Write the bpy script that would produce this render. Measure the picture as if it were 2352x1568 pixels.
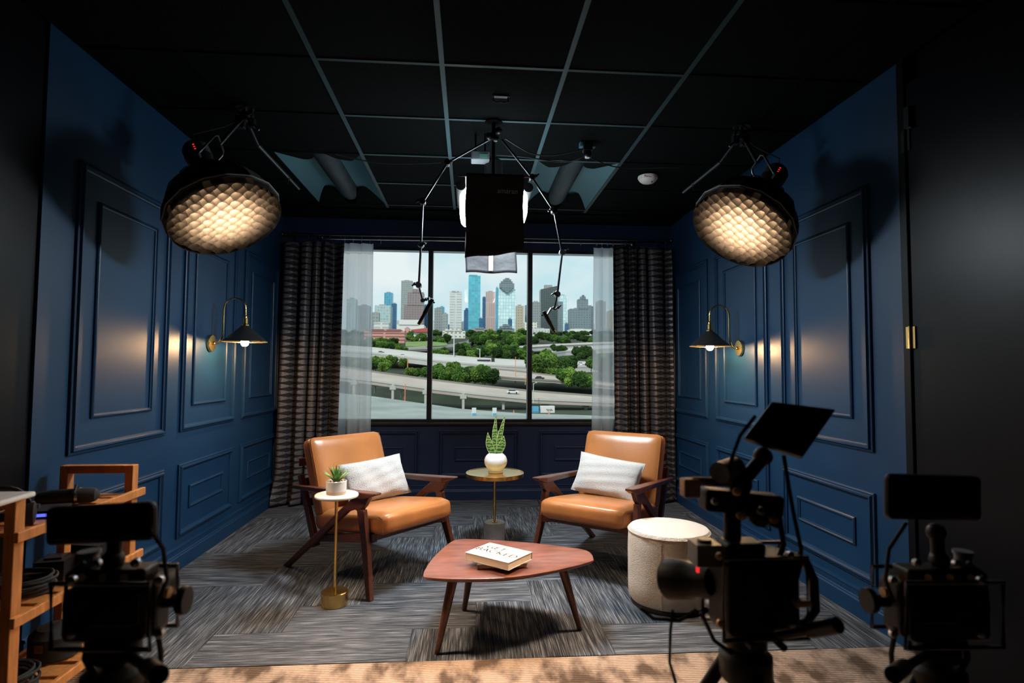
import bpy, math, random
from mathutils import Matrix, Vector
random.seed(7)
for o in list(bpy.data.objects): bpy.data.objects.remove(o, do_unlink=True)
S = bpy.context.scene
COL = S.collection
PI = math.pi

# ------------------------------------------------------------------ camera
FPX, YAW, PITCH, ROLL, CAMH = 1324.7, .0746, .0495, .0064, 1.2653
def cam_rot():
    cy, sy, cp, sp = math.cos(YAW), math.sin(YAW), math.cos(PITCH), math.sin(PITCH)
    fwd = Vector((sy*cp, cy*cp, sp)); right = Vector((cy, -sy, 0)); up = right.cross(fwd)
    c, s = math.cos(ROLL), math.sin(ROLL)
    return right*c + up*s, up*c - right*s, fwd
CR, CU, CF = cam_rot()
cd = bpy.data.cameras.new('camera'); cam = bpy.data.objects.new('camera', cd); COL.objects.link(cam)
cam.matrix_world = Matrix(((CR.x, CU.x, -CF.x, 0), (CR.y, CU.y, -CF.y, 0), (CR.z, CU.z, -CF.z, CAMH), (0, 0, 0, 1)))
cd.sensor_fit = 'HORIZONTAL'; cd.sensor_width = 36.0; cd.lens = FPX/2352*36
cd.clip_start = .05; cd.clip_end = 20000
cd.dof.use_dof = True; cd.dof.focus_distance = 6.0; cd.dof.aperture_fstop = 3.2
S.camera = cam
def at(px, py, x=None, y=None, z=None):
    """point of the place that a photograph pixel shows, on a known wall / height / depth"""
    d = CR*((px-1176)/FPX) + CU*((784-py)/FPX) + CF
    t = (z-CAMH)/d.z if z is not None else (y/d.y if y is not None else x/d.x)
    return Vector((0, 0, CAMH)) + d*t

# ------------------------------------------------------------------ sky, sun, exposure
S.view_settings.view_transform = 'Standard'; S.view_settings.look = 'None'
S.view_settings.exposure = 0.0; S.view_settings.gamma = 1.0; S.view_settings.use_curve_mapping = False
W = bpy.data.worlds.new('overcast_sky'); S.world = W; W.use_nodes = True
wt = W.node_tree; wt.nodes.clear()
def wn(t, **k):
    n = wt.nodes.new(t)
    for a, b in k.items(): setattr(n, a, b)
    return n
tc = wn('ShaderNodeTexCoord'); mp = wn('ShaderNodeMapping'); mp.inputs['Scale'].default_value = (1, 1, 2.2)
ns = wn('ShaderNodeTexNoise'); ns.inputs['Scale'].default_value = 5.5; ns.inputs['Detail'].default_value = 5
rp = wn('ShaderNodeValToRGB'); rp.color_ramp.elements[0].position = .34; rp.color_ramp.elements[1].position = .62
rp.color_ramp.elements[0].color = (.58, .80, .86, 1); rp.color_ramp.elements[1].color = (.86, .91, .92, 1)
bg = wn('ShaderNodeBackground'); bg.inputs['Strength'].default_value = 1.0
wo = wn('ShaderNodeOutputWorld')
wt.links.new(tc.outputs['Generated'], mp.inputs['Vector']); wt.links.new(mp.outputs[0], ns.inputs['Vector'])
wt.links.new(ns.outputs['Fac'], rp.inputs[0]); wt.links.new(rp.outputs[0], bg.inputs[0]); wt.links.new(bg.outputs[0], wo.inputs[0])
sl = bpy.data.lights.new('sun', 'SUN'); sl.energy = 2.2; sl.angle = .05; sl.color = (1, .95, .86)
so = bpy.data.objects.new('sun', sl); COL.objects.link(so)
so.rotation_euler = Vector((.35, .62, -.7)).to_track_quat('-Z', 'Y').to_euler()
# strengths of the studio's own lamps (used by their builders)
DOME_POWER, LANTERN_POWER, LANTERN_SIDE, BULB_POWER = 740.0, 150.0, 23.0, 700.0
DOME_COL, LANTERN_COL, BULB_COL = (1, .74, .50), (.82, .94, 1.0), (1, .60, .28)

# ------------------------------------------------------------------ materials
MATS = {}
def new_mat(name):
    m = bpy.data.materials.new(name); m.use_nodes = True; MATS[name] = m
    return m, m.node_tree, m.node_tree.nodes['Principled BSDF']
def N(nt, t, **k):
    n = nt.nodes.new(t)
    for a, b in k.items(): setattr(n, a, b)
    return n
def mat(name, col, rough=.5, metal=0, var=0, vscale=8, bump=0, bscale=60, spec=.5, stretch=(1, 1, 1), coat=0, sheen=0):
    if name in MATS: return MATS[name]
    m, nt, p = new_mat(name)
    p.inputs['Base Color'].default_value = (*col, 1); p.inputs['Roughness'].default_value = rough
    p.inputs['Metallic'].default_value = metal; p.inputs['Specular IOR Level'].default_value = spec
    p.inputs['Coat Weight'].default_value = coat; p.inputs['Sheen Weight'].default_value = sheen
    if var or bump:
        t = N(nt, 'ShaderNodeTexCoord'); mpn = N(nt, 'ShaderNodeMapping'); mpn.inputs['Scale'].default_value = stretch
        nt.links.new(t.outputs['Object'], mpn.inputs[0])
    if var:
        n = N(nt, 'ShaderNodeTexNoise'); n.inputs['Scale'].default_value = vscale; n.inputs['Detail'].default_value = 5
        r = N(nt, 'ShaderNodeValToRGB'); r.color_ramp.elements[0].position = .3; r.color_ramp.elements[1].position = .7
        r.color_ramp.elements[0].color = (*[c*(1-var) for c in col], 1); r.color_ramp.elements[1].color = (*[min(1, c*(1+var)) for c in col], 1)
        nt.links.new(mpn.outputs[0], n.inputs['Vector']); nt.links.new(n.outputs['Fac'], r.inputs[0]); nt.links.new(r.outputs[0], p.inputs['Base Color'])
    if bump:
        n = N(nt, 'ShaderNodeTexNoise'); n.inputs['Scale'].default_value = bscale; n.inputs['Detail'].default_value = 3
        b = N(nt, 'ShaderNodeBump'); b.inputs['Strength'].default_value = bump; b.inputs['Distance'].default_value = .01
        nt.links.new(mpn.outputs[0], n.inputs['Vector']); nt.links.new(n.outputs['Fac'], b.inputs['Height']); nt.links.new(b.outputs[0], p.inputs['Normal'])
    return m
def emit(name, col, strength):
    m, nt, p = new_mat(name)
    p.inputs['Base Color'].default_value = (*col, 1); p.inputs['Emission Color'].default_value = (*col, 1); p.inputs['Emission Strength'].default_value = strength
    return m

mat('blue_paint', (.0065, .036, .088), .42, spec=.35, var=.12, vscale=2.5, bump=.06, bscale=220)
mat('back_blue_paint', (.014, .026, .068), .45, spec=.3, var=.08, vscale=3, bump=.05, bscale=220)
mat('black_paint', (.0025, .003, .005), .36, spec=.16, var=.2, vscale=3, bump=.04, bscale=150)
mat('ceiling_black', (.0022, .0034, .0038), .9, spec=.06, var=.3, vscale=25, bump=.25, bscale=90)
mat('tee_paint', (.050, .112, .135), .5, spec=.25); mat('tee_falloff', (.028, .058, .07), .5, spec=.2)  # second tone: the same tees with the lantern's falloff put into the colour
mat('black_metal', (.012, .012, .013), .35, .3)
mat('black_plastic', (.006, .006, .007), .45, spec=.35, var=.2, vscale=30)
mat('black_fabric', (.016, .016, .018), .85, bump=.2, bscale=300)
mat('rubber', (.01, .01, .011), .7)
mat('steel', (.42, .43, .45), .3, 1)
mat('dark_steel', (.10, .10, .11), .35, 1)
mat('brass', (.72, .47, .16), .24, 1, bump=.02, bscale=90)
mat('brushed_brass', (.66, .42, .14), .26, 1, bump=.03, bscale=60, stretch=(1, 1, 30))
mat('white_enamel', (.75, .74, .72), .35)
mat('screen_black', (.008, .008, .009), .15)
mat('walnut', (.082, .023, .013), .34, var=.35, vscale=7, stretch=(1.5, 12, 12), bump=.04, bscale=40)
mat('table_walnut', (.170, .062, .043), .28, var=.38, vscale=4.5, stretch=(2, 7, 7), bump=.02, bscale=40)
mat('cart_wood', (.46, .175, .045), .5, var=.25, vscale=8, stretch=(6, 6, 1))
mat('marble', (.78, .75, .72), .25, var=.06, vscale=6)
mat('concrete_base', (.74, .66, .60), .6, var=.16, vscale=14, bump=.1, bscale=60)
mat('ceramic_white', (.78, .75, .73), .22, var=.03, vscale=12)
mat('ceramic_bare', (.66, .43, .30), .6)
mat('soil', (.10, .06, .035), .9, var=.6, vscale=60, bump=.6, bscale=90)
mat('leather', (.42, .150, .044), .30, var=.12, vscale=5, bump=.07, bscale=140)
mat('leather_seam', (.34, .11, .03), .4)
mat('paper', (.60, .59, .57), .6)
mat('page_edge', (.70, .55, .42), .8, bump=.3, bscale=30, stretch=(1, 1, 40))
mat('ink', (.008, .008, .008), .9, spec=.05)
mat('grey_cloth_cover', (.16, .13, .12), .6, var=.1)
mat('red_print', (.55, .03, .03), .5)
mat('skirt_print', (.55, .53, .52), .6)
mat('velcro_white', (.75, .78, .80), .7)
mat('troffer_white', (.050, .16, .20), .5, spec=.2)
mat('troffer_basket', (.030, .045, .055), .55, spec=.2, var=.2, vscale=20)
mat('skirt_grey', (.006, .006, .007), .5, spec=.2, bump=.3, bscale=18)
mat('gear_grey', (.13, .15, .17), .5); mat('sticker_green', (.10, .30, .20), .5); mat('yellow_print', (.6, .5, .03), .5)
mat('gear_dull', (.22, .23, .26), .4, var=.2); mat('softbox_piping', (.22, .22, .23), .4); mat('boom_tube', (.05, .06, .065), .3, .6)
mat('arm_metal', (.055, .057, .062), .32, 1); mat('joint_metal', (.40, .41, .44), .34, 1); mat('rig_tan', (.80, .50, .34), .5); mat('rig_wood', (.75, .46, .24), .5, var=.2)
mat('sconce_shade', (.012, .012, .013), .45); mat('window_black', (.009, .010, .013), .35)
emit('red_led', (1, .03, .03), 1.0)
emit('blue_led', (.12, .16, 1), 1.2)

def boucle(name, col):
    m, nt, p = new_mat(name); p.inputs['Roughness'].default_value = .95; p.inputs['Sheen Weight'].default_value = .25
    t = N(nt, 'ShaderNodeTexCoord'); v = N(nt, 'ShaderNodeTexVoronoi'); v.inputs['Scale'].default_value = 300
    n = N(nt, 'ShaderNodeTexNoise'); n.inputs['Scale'].default_value = 120; n.inputs['Detail'].default_value = 3
    a = N(nt, 'ShaderNodeMath', operation='MULTIPLY_ADD'); a.inputs[1].default_value = -1.2
    b = N(nt, 'ShaderNodeBump'); b.inputs['Strength'].default_value = .8; b.inputs['Distance'].default_value = .005
    r = N(nt, 'ShaderNodeValToRGB'); r.color_ramp.elements[0].color = (*[c*.82 for c in col], 1); r.color_ramp.elements[1].color = (*col, 1)
    for q in (v, n): nt.links.new(t.outputs['Object'], q.inputs['Vector'])
    nt.links.new(v.outputs['Distance'], a.inputs[0]); nt.links.new(n.outputs['Fac'], a.inputs[2]); nt.links.new(a.outputs[0], b.inputs['Height'])
    nt.links.new(n.outputs['Fac'], r.inputs[0]); nt.links.new(r.outputs[0], p.inputs['Base Color']); nt.links.new(b.outputs[0], p.inputs['Normal'])
boucle('boucle_white', (.80, .76, .72)); boucle('boucle_cream', (.72, .60, .50))

def carpet_plank():
    m, nt, p = new_mat('carpet_plank'); p.inputs['Roughness'].default_value = .95; p.inputs['Specular IOR Level'].default_value = .2
    t = N(nt, 'ShaderNodeTexCoord'); oi = N(nt, 'ShaderNodeObjectInfo'); ad = N(nt, 'ShaderNodeVectorMath', operation='ADD')
    ml = N(nt, 'ShaderNodeMath', operation='MULTIPLY'); ml.inputs[1].default_value = 37
    nt.links.new(oi.outputs['Random'], ml.inputs[0]); nt.links.new(t.outputs['Object'], ad.inputs[0]); nt.links.new(ml.outputs[0], ad.inputs[1])
    def streak(sc, det):
        mpn = N(nt, 'ShaderNodeMapping'); mpn.inputs['Scale'].default_value = sc
        n = N(nt, 'ShaderNodeTexNoise'); n.inputs['Scale'].default_value = 1; n.inputs['Detail'].default_value = det
        nt.links.new(ad.outputs[0], mpn.inputs[0]); nt.links.new(mpn.outputs[0], n.inputs['Vector']); return n
    a, b, c = streak((6, 210, 1), 2), streak((1.6, 42, 1), 2), streak((60, 300, 1), 1)
    r1 = N(nt, 'ShaderNodeValToRGB'); e = r1.color_ramp.elements
    e[0].position = .36; e[0].color = (.021, .025, .033, 1); e[1].position = .70; e[1].color = (.235, .247, .27, 1)
    k = e.new(.52); k.color = (.077, .084, .098, 1)
    r2 = N(nt, 'ShaderNodeValToRGB'); r2.color_ramp.elements[0].position = .3; r2.color_ramp.elements[0].color = (.55, .55, .56, 1)
    r2.color_ramp.elements[1].position = .7; r2.color_ramp.elements[1].color = (1.25, 1.24, 1.22, 1)
    mx = N(nt, 'ShaderNodeMix', data_type='RGBA', blend_type='MULTIPLY'); mx.inputs[0].default_value = 1
    nt.links.new(a.outputs['Fac'], r1.inputs[0]); nt.links.new(b.outputs['Fac'], r2.inputs[0])
    nt.links.new(r1.outputs[0], mx.inputs[6]); nt.links.new(r2.outputs[0], mx.inputs[7]); nt.links.new(mx.outputs[2], p.inputs['Base Color'])
    bp = N(nt, 'ShaderNodeBump'); bp.inputs['Strength'].default_value = .6; bp.inputs['Distance'].default_value = .006
    nt.links.new(c.outputs['Fac'], bp.inputs['Height']); nt.links.new(bp.outputs[0], p.inputs['Normal'])
carpet_plank()
def beige_carpet():
    m, nt, p = new_mat('beige_carpet'); p.inputs['Roughness'].default_value = .95; p.inputs['Specular IOR Level'].default_value = .2
    t = N(nt, 'ShaderNodeTexCoord')
    def ns_(sc, s, det):
        mpn = N(nt, 'ShaderNodeMapping'); mpn.inputs['Scale'].default_value = s
        n = N(nt, 'ShaderNodeTexNoise'); n.inputs['Scale'].default_value = sc; n.inputs['Detail'].default_value = det
        nt.links.new(t.outputs['Object'], mpn.inputs[0]); nt.links.new(mpn.outputs[0], n.inputs['Vector']); return n
    a = ns_(6, (1.6, .8, 1), 4); b = ns_(1, (60, 150, 1), 2)
    wv = N(nt, 'ShaderNodeTexWave', bands_direction='Y'); wv.inputs['Scale'].default_value = 22; wv.inputs['Distortion'].default_value = .6
    nt.links.new(t.outputs['Object'], wv.inputs['Vector'])
    r = N(nt, 'ShaderNodeValToRGB'); r.color_ramp.elements[0].position = .38; r.color_ramp.elements[0].color = (.105, .066, .046, 1)
    r.color_ramp.elements[1].position = .56; r.color_ramp.elements[1].color = (.42, .305, .235, 1)
    r2 = N(nt, 'ShaderNodeValToRGB'); r2.color_ramp.elements[0].position = .35; r2.color_ramp.elements[0].color = (.72, .72, .72, 1); r2.color_ramp.elements[1].color = (1.15, 1.15, 1.15, 1)
    mx = N(nt, 'ShaderNodeMix', data_type='RGBA', blend_type='MULTIPLY'); mx.inputs[0].default_value = 1
    nt.links.new(a.outputs['Fac'], r.inputs[0]); nt.links.new(b.outputs['Fac'], r2.inputs[0])
    nt.links.new(r.outputs[0], mx.inputs[6]); nt.links.new(r2.outputs[0], mx.inputs[7]); nt.links.new(mx.outputs[2], p.inputs['Base Color'])
    bp = N(nt, 'ShaderNodeBump'); bp.inputs['Strength'].default_value = .6; bp.inputs['Distance'].default_value = .008
    nt.links.new(wv.outputs['Fac'], bp.inputs['Height']); nt.links.new(bp.outputs[0], p.inputs['Normal'])
beige_carpet()
def drape_mat():
    """dark cloth woven with rows of metallic spindles; UV = metres along the cloth, metres up"""
    m, nt, p = new_mat('drape_cloth')
    uv = N(nt, 'ShaderNodeUVMap'); sx = N(nt, 'ShaderNodeSeparateXYZ'); nt.links.new(uv.outputs[0], sx.inputs[0])
    def M_(op, a, b=None):
        n = N(nt, 'ShaderNodeMath', operation=op)
        for i, q in enumerate((a, b)):
            if q is None: continue
            if isinstance(q, (int, float)): n.inputs[i].default_value = q
            else: nt.links.new(q, n.inputs[i])
        return n.outputs[0]
    u = M_('FRACT', M_('DIVIDE', sx.outputs[0], .185)); v = M_('FRACT', M_('DIVIDE', sx.outputs[1], .056))
    tri = M_('SUBTRACT', 1.0, M_('ABSOLUTE', M_('SUBTRACT', M_('MULTIPLY', u, 2), 1)))      # 0..1..0
    tri = M_('POWER', tri, .65)
    half = M_('ADD', M_('MULTIPLY', tri, .34), .08)
    d = M_('ABSOLUTE', M_('SUBTRACT', v, .5))
    on = M_('LESS_THAN', d, half)
    t = N(nt, 'ShaderNodeTexCoord'); n = N(nt, 'ShaderNodeTexNoise'); n.inputs['Scale'].default_value = 260; n.inputs['Detail'].default_value = 2
    nt.links.new(t.outputs['Object'], n.inputs['Vector'])
    r = N(nt, 'ShaderNodeValToRGB'); r.color_ramp.elements[0].position = .35; r.color_ramp.elements[0].color = (.05, .043, .045, 1)
    r.color_ramp.elements[1].position = .68; r.color_ramp.elements[1].color = (.31, .28, .285, 1)
    nt.links.new(n.outputs['Fac'], r.inputs[0])
    mx = N(nt, 'ShaderNodeMix', data_type='RGBA'); nt.links.new(on, mx.inputs[0]); mx.inputs[6].default_value = (.006, .006, .011, 1); nt.links.new(r.outputs[0], mx.inputs[7])
    nt.links.new(mx.outputs[2], p.inputs['Base Color'])
    nt.links.new(M_('MULTIPLY', on, .45), p.inputs['Metallic']); nt.links.new(M_('SUBTRACT', .75, M_('MULTIPLY', on, .3)), p.inputs['Roughness'])
    b = N(nt, 'ShaderNodeBump'); b.inputs['Strength'].default_value = .3; b.inputs['Distance'].default_value = .004
    nt.links.new(n.outputs['Fac'], b.inputs['Height']); nt.links.new(b.outputs[0], p.inputs['Normal'])
drape_mat()
def sheer_mat(name, trans):
    m, nt, p = new_mat(name); out = nt.nodes['Material Output']
    d = N(nt, 'ShaderNodeBsdfDiffuse'); d.inputs[0].default_value = (.72, .75, .78, 1)
    tl = N(nt, 'ShaderNodeBsdfTranslucent'); tl.inputs[0].default_value = (.62, .66, .70, 1)
    tr = N(nt, 'ShaderNodeBsdfTransparent')
    a = N(nt, 'ShaderNodeMixShader'); a.inputs[0].default_value = .6; b = N(nt, 'ShaderNodeMixShader'); b.inputs[0].default_value = trans
    nt.links.new(d.outputs[0], a.inputs[1]); nt.links.new(tl.outputs[0], a.inputs[2]); nt.links.new(a.outputs[0], b.inputs[1]); nt.links.new(tr.outputs[0], b.inputs[2]); nt.links.new(b.outputs[0], out.inputs[0])
sheer_mat('sheer_cloth', .36); sheer_mat('sheer_header', .2)
def glass_mat():
    m, nt, p = new_mat('window_glass'); out = nt.nodes['Material Output']
    g = N(nt, 'ShaderNodeBsdfGlossy'); g.inputs['Roughness'].default_value = .02; tr = N(nt, 'ShaderNodeBsdfTransparent'); tr.inputs[0].default_value = (.97, .99, .99, 1)
    a = N(nt, 'ShaderNodeMixShader'); a.inputs[0].default_value = .004
    nt.links.new(tr.outputs[0], a.inputs[1]); nt.links.new(g.outputs[0], a.inputs[2]); nt.links.new(a.outputs[0], out.inputs[0])
glass_mat()
def grid_cloth():
    m, nt, p = new_mat('grid_cloth'); out = nt.nodes['Material Output']
    d = N(nt, 'ShaderNodeBsdfDiffuse'); d.inputs[0].default_value = (.040, .034, .028, 1)
    tl = N(nt, 'ShaderNodeBsdfTranslucent'); tl.inputs[0].default_value = (.028, .023, .018, 1)
    a = N(nt, 'ShaderNodeMixShader'); a.inputs[0].default_value = .4
    nt.links.new(d.outputs[0], a.inputs[1]); nt.links.new(tl.outputs[0], a.inputs[2]); nt.links.new(a.outputs[0], out.inputs[0])
grid_cloth()
def diffuser_mat():
    m, nt, p = new_mat('dome_diffuser'); t = N(nt, 'ShaderNodeTexCoord'); ln = N(nt, 'ShaderNodeVectorMath', operation='LENGTH')
    r = N(nt, 'ShaderNodeValToRGB'); r.color_ramp.interpolation = 'EASE'
    r.color_ramp.elements[0].position = .03; r.color_ramp.elements[0].color = (1, 1, 1, 1)
    r.color_ramp.elements[1].position = .225; r.color_ramp.elements[1].color = (.022, .022, .022, 1)
    ml = N(nt, 'ShaderNodeMath', operation='MULTIPLY'); ml.inputs[1].default_value = DOME_POWER
    nt.links.new(t.outputs['Object'], ln.inputs[0]); nt.links.new(ln.outputs['Value'], r.inputs[0]); nt.links.new(r.outputs[0], ml.inputs[0])
    nt.links.new(ml.outputs[0], p.inputs['Emission Strength']); p.inputs['Emission Color'].default_value = (*DOME_COL, 1); p.inputs['Base Color'].default_value = (.8, .8, .8, 1)
diffuser_mat()
emit('lantern_cloth', LANTERN_COL, LANTERN_SIDE); emit('lantern_bottom', LANTERN_COL, LANTERN_POWER)
emit('bulb_glow', BULB_COL, BULB_POWER)
def leaf_mat(name, dark, light, sc):
    m, nt, p = new_mat(name); p.inputs['Roughness'].default_value = .4
    t = N(nt, 'ShaderNodeTexCoord'); w = N(nt, 'ShaderNodeTexWave', bands_direction='Z'); w.inputs['Scale'].default_value = sc; w.inputs['Distortion'].default_value = 6
    w.inputs['Detail'].default_value = 3; w.inputs['Detail Scale'].default_value = 2.5
    r = N(nt, 'ShaderNodeValToRGB'); r.color_ramp.elements[0].position = .3; r.color_ramp.elements[0].color = (*dark, 1); r.color_ramp.elements[1].position = .7; r.color_ramp.elements[1].color = (*light, 1)
    nt.links.new(t.outputs['Object'], w.inputs['Vector']); nt.links.new(w.outputs['Fac'], r.inputs[0]); nt.links.new(r.outputs[0], p.inputs['Base Color'])
leaf_mat('snake_leaf', (.030, .095, .025), (.26, .38, .09), 15)
mat('snake_leaf_edge', (.55, .58, .22), .45)
leaf_mat('succulent_leaf', (.05, .16, .035), (.17, .36, .08), 8)

# ------------------------------------------------------------------ mesh helpers
def frame(p, zdir, xhint=(1, 0, 0)):
    z = Vector(zdir).normalized(); x = Vector(xhint); x = (x - z*x.dot(z))
    if x.length < 1e-5: x = Vector((0, 1, 0)) - z*z.y
    x.normalize(); y = z.cross(x)
    return Matrix(((x.x, y.x, z.x, p[0]), (x.y, y.y, z.y, p[1]), (x.z, y.z, z.z, p[2]), (0, 0, 0, 1)))
class MB:
    def __init__(s): s.v = []; s.f = []; s.uv = None
    def add(s, vs, fs, M=None):
        b = len(s.v)
        s.v += [tuple(M @ Vector(q)) for q in vs] if M is not None else [tuple(q) for q in vs]
        s.f += [tuple(b+i for i in q) for q in fs]; return s
    def box(s, x0, x1, y0, y1, z0, z1, M=None):
        return s.add([(x0, y0, z0), (x1, y0, z0), (x1, y1, z0), (x0, y1, z0), (x0, y0, z1), (x1, y0, z1), (x1, y1, z1), (x0, y1, z1)],
                     [(0, 3, 2, 1), (4, 5, 6, 7), (0, 1, 5, 4), (1, 2, 6, 5), (2, 3, 7, 6), (3, 0, 4, 7)], M)
    def cbox(s, c, d, M=None): return s.box(c[0]-d[0]/2, c[0]+d[0]/2, c[1]-d[1]/2, c[1]+d[1]/2, c[2]-d[2]/2, c[2]+d[2]/2, M)
    def lathe(s, prof, n=24, M=None, caps=True):
        vs, fs, k = [], [], len(prof)
        for i in range(n):
            a = 2*PI*i/n
            for r, z in prof: vs.append((r*math.cos(a), r*math.sin(a), z))
        for i in range(n):
            j = (i+1) % n
            for q in range(k-1): fs.append((i*k+q, j*k+q, j*k+q+1, i*k+q+1))
        if caps:
            if prof[0][0] > 1e-6: fs.append(tuple(i*k for i in range(n-1, -1, -1)))
            if prof[-1][0] > 1e-6: fs.append(tuple(i*k+k-1 for i in range(n)))
        return s.add(vs, fs, M)
    def cyl(s, a, b, r, r2=None, n=12):
        a, b = Vector(a), Vector(b); return s.lathe([(r, 0), (r if r2 is None else r2, (b-a).length)], n, frame(a, b-a, (.3, .8, .5)))
    def tube(s, path, r, n=8, closed=False):
        P = [Vector(q) for q in path]; m = len(P); rs = r if isinstance(r, (list, tuple)) else [r]*m
        T = []
        for i in range(m):
            a, b = (P[(i-1) % m], P[(i+1) % m]) if closed else (P[max(i-1, 0)], P[min(i+1, m-1)])
            T.append((b-a).normalized())
        h = Vector((0, 0, 1)) if abs(T[0].z) < .9 else Vector((1, 0, 0))
        u = (h - T[0]*h.dot(T[0])).normalized(); vs, fs = [], []
        for i in range(m):
            u = (u - T[i]*u.dot(T[i])).normalized(); w = T[i].cross(u)
            for j in range(n):
                a = 2*PI*j/n; vs.append(P[i] + (u*math.cos(a) + w*math.sin(a))*rs[i])
        for i in range(m if closed else m-1):
            ii = (i+1) % m
            for j in range(n):
                k = (j+1) % n; fs.append((i*n+j, i*n+k, ii*n+k, ii*n+j))
        if not closed: fs += [tuple(range(n-1, -1, -1)), tuple((m-1)*n+j for j in range(n))]
        return s.add(vs, fs)
    def prism(s, poly, z0, z1, M=None):
        n = len(poly)
        return s.add([(x, y, z0) for x, y in poly] + [(x, y, z1) for x, y in poly],
                     [tuple(range(n-1, -1, -1)), tuple(range(n, 2*n))] + [(i, (i+1) % n, n+(i+1) % n, n+i) for i in range(n)], M)
    def sphere(s, c, r, n=12, M=None, sq=1.0):
        k = max(4, n//2); prof = [(max(1e-7, r*math.sin(PI*i/k)), -r*sq*math.cos(PI*i/k)) for i in range(k+1)]
        T = Matrix.Translation(c); return s.lathe(prof, n, (M @ T) if M is not None else T, caps=False)
    def grid(s, fn, nu, nv, uvfn=None, closed=False):
        vs = [fn(i/nu, j/nv) for j in range(nv+1) for i in range(nu+1)]
        fs = [(j*(nu+1)+i, j*(nu+1)+i+1, (j+1)*(nu+1)+i+1, (j+1)*(nu+1)+i) for j in range(nv) for i in range(nu)]
        if uvfn:
            s.uv = [uvfn(i/nu, j/nv) for j in range(nv+1) for i in range(nu+1)]
        return s.add(vs, fs)
    def mesh(s, name, m, smooth=False, ang=None):
        me = bpy.data.meshes.new(name); me.from_pydata(s.v, [], s.f); me.update()
        if s.uv:
            l = me.uv_layers.new(name='UVMap')
            for lp in me.loops: l.data[lp.index].uv = s.uv[lp.vertex_index]
        me.materials.append(MATS[m] if isinstance(m, str) else m)
        if smooth:
            me.polygons.foreach_set('use_smooth', [True]*len(me.polygons)); me.set_sharp_from_angle(angle=math.radians(ang or 40))
        return me
    def build(s, name, m, parent=None, smooth=False, bevel=0, seg=2, ang=None, loc=None, rot=None, solid=0, sub=0):
        o = bpy.data.objects.new(name, s.mesh(name, m, smooth, ang)); COL.objects.link(o)
        if parent: o.parent = parent
        if loc: o.location = loc
        if rot: o.rotation_euler = rot
        if solid: md = o.modifiers.new('thickness', 'SOLIDIFY'); md.thickness = solid; md.offset = 0
        if bevel: md = o.modifiers.new('edges', 'BEVEL'); md.width = bevel; md.segments = seg; md.limit_method = 'ANGLE'; md.angle_limit = math.radians(35)
        if sub: md = o.modifiers.new('sub', 'SUBSURF'); md.levels = sub; md.render_levels = sub
        return o
def tag(o, label=None, cat=None, group=None, kind=None):
    for k, v in (('label', label), ('category', cat), ('group', group), ('kind', kind)):
        if v: o[k] = v
    return o
def thing(name, label, cat, loc=(0, 0, 0), rz=0, group=None):
    o = bpy.data.objects.new(name, None); COL.objects.link(o); o.location = loc; o.rotation_euler = (0, 0, rz); o.empty_display_size = .1
    return tag(o, label, cat, group)
def struct(o, label): return tag(o, label, None, None, 'structure')
def text_mesh(txt, size, M, m, name, parent, ext=.0004, align='CENTER', stretch=1.0):
    cu = bpy.data.curves.new('t', 'FONT'); cu.body = txt; cu.size = size; cu.extrude = ext; cu.align_x = align; cu.align_y = 'CENTER'
    to = bpy.data.objects.new('t', cu); COL.objects.link(to)
    me = bpy.data.meshes.new_from_object(to); bpy.data.objects.remove(to)
    me.transform(M @ Matrix.Diagonal((stretch, 1, 1, 1))); me.name = name; me.materials.clear(); me.materials.append(MATS[m])
    o = bpy.data.objects.new(name, me); COL.objects.link(o); o.parent = parent; return o
def copy_tree(o, parent=None):
    c = o.copy(); COL.objects.link(c); c.parent = parent
    for ch in list(o.children): copy_tree(ch, c)
    return c
# ------------------------------------------------------------------ the room shell
XL, XR, YB, ZC = -1.813, 2.0365, 5.705, 2.753
YE = 2.56                 # near edge of the blue panelled alcove walls
YF = -2.4                 # wall behind the camera
WX0, WX1, WZ0, WZ1 = -1.395, 1.617, .745, 2.47     # window opening
def panel_frame(mb, u0, u1, v0, v1, prof, put):
    """mitred moulding: prof = [(inset, height)], put(u, v, h) -> point"""
    vs, fs, k = [], [], len(prof)
    for ins, h in prof:
        for u, v in ((u0+ins, v0+ins), (u1-ins, v0+ins), (u1-ins, v1-ins), (u0+ins, v1-ins)): vs.append(put(u, v, h))
    for q in range(k-1):
        for i in range(4):
            j = (i+1) % 4; fs.append((q*4+i, q*4+j, (q+1)*4+j, (q+1)*4+i))
    mb.add(vs, fs)
OUTER = [(0, -.002), (0, .012), (.007, .016), (.011, .011), (.017, .024), (.026, .024), (.031, .013), (.038, .010), (.040, -.002)]
INNER = [(0, -.002), (0, .008), (.005, .013), (.010, .015), (.014, .008), (.021, .006), (.022, -.002)]
def panelling(parent, put, m, cols, rows):
    for (u0, u1) in cols:
        for (v0, v1) in rows:
            for p, ins in ((OUTER, 0), (INNER, .155)):
                mb = MB(); panel_frame(mb, u0+ins, u1-ins, v0+ins, v1-ins, p, put); mb.build('panel_moulding', m, parent)
def baseboard(name, put, u0, u1, m, label):
    prof = [(0, -.001), (.018, -.001), (.018, .085), (.013, .092), (.013, .098), (.009, .104), (.009, .132), (.015, .137), (.013, .146), (0, .150)]
    mb = MB(); n = len(prof)
    mb.add([put(u0, z, h) for h, z in prof] + [put(u1, z, h) for h, z in prof], [(i, (i+1) % n, n+(i+1) % n, n+i) for i in range(n)] + [tuple(range(n)), tuple(range(2*n-1, n-1, -1))])
    return struct(mb.build(name, m), label)

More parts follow.
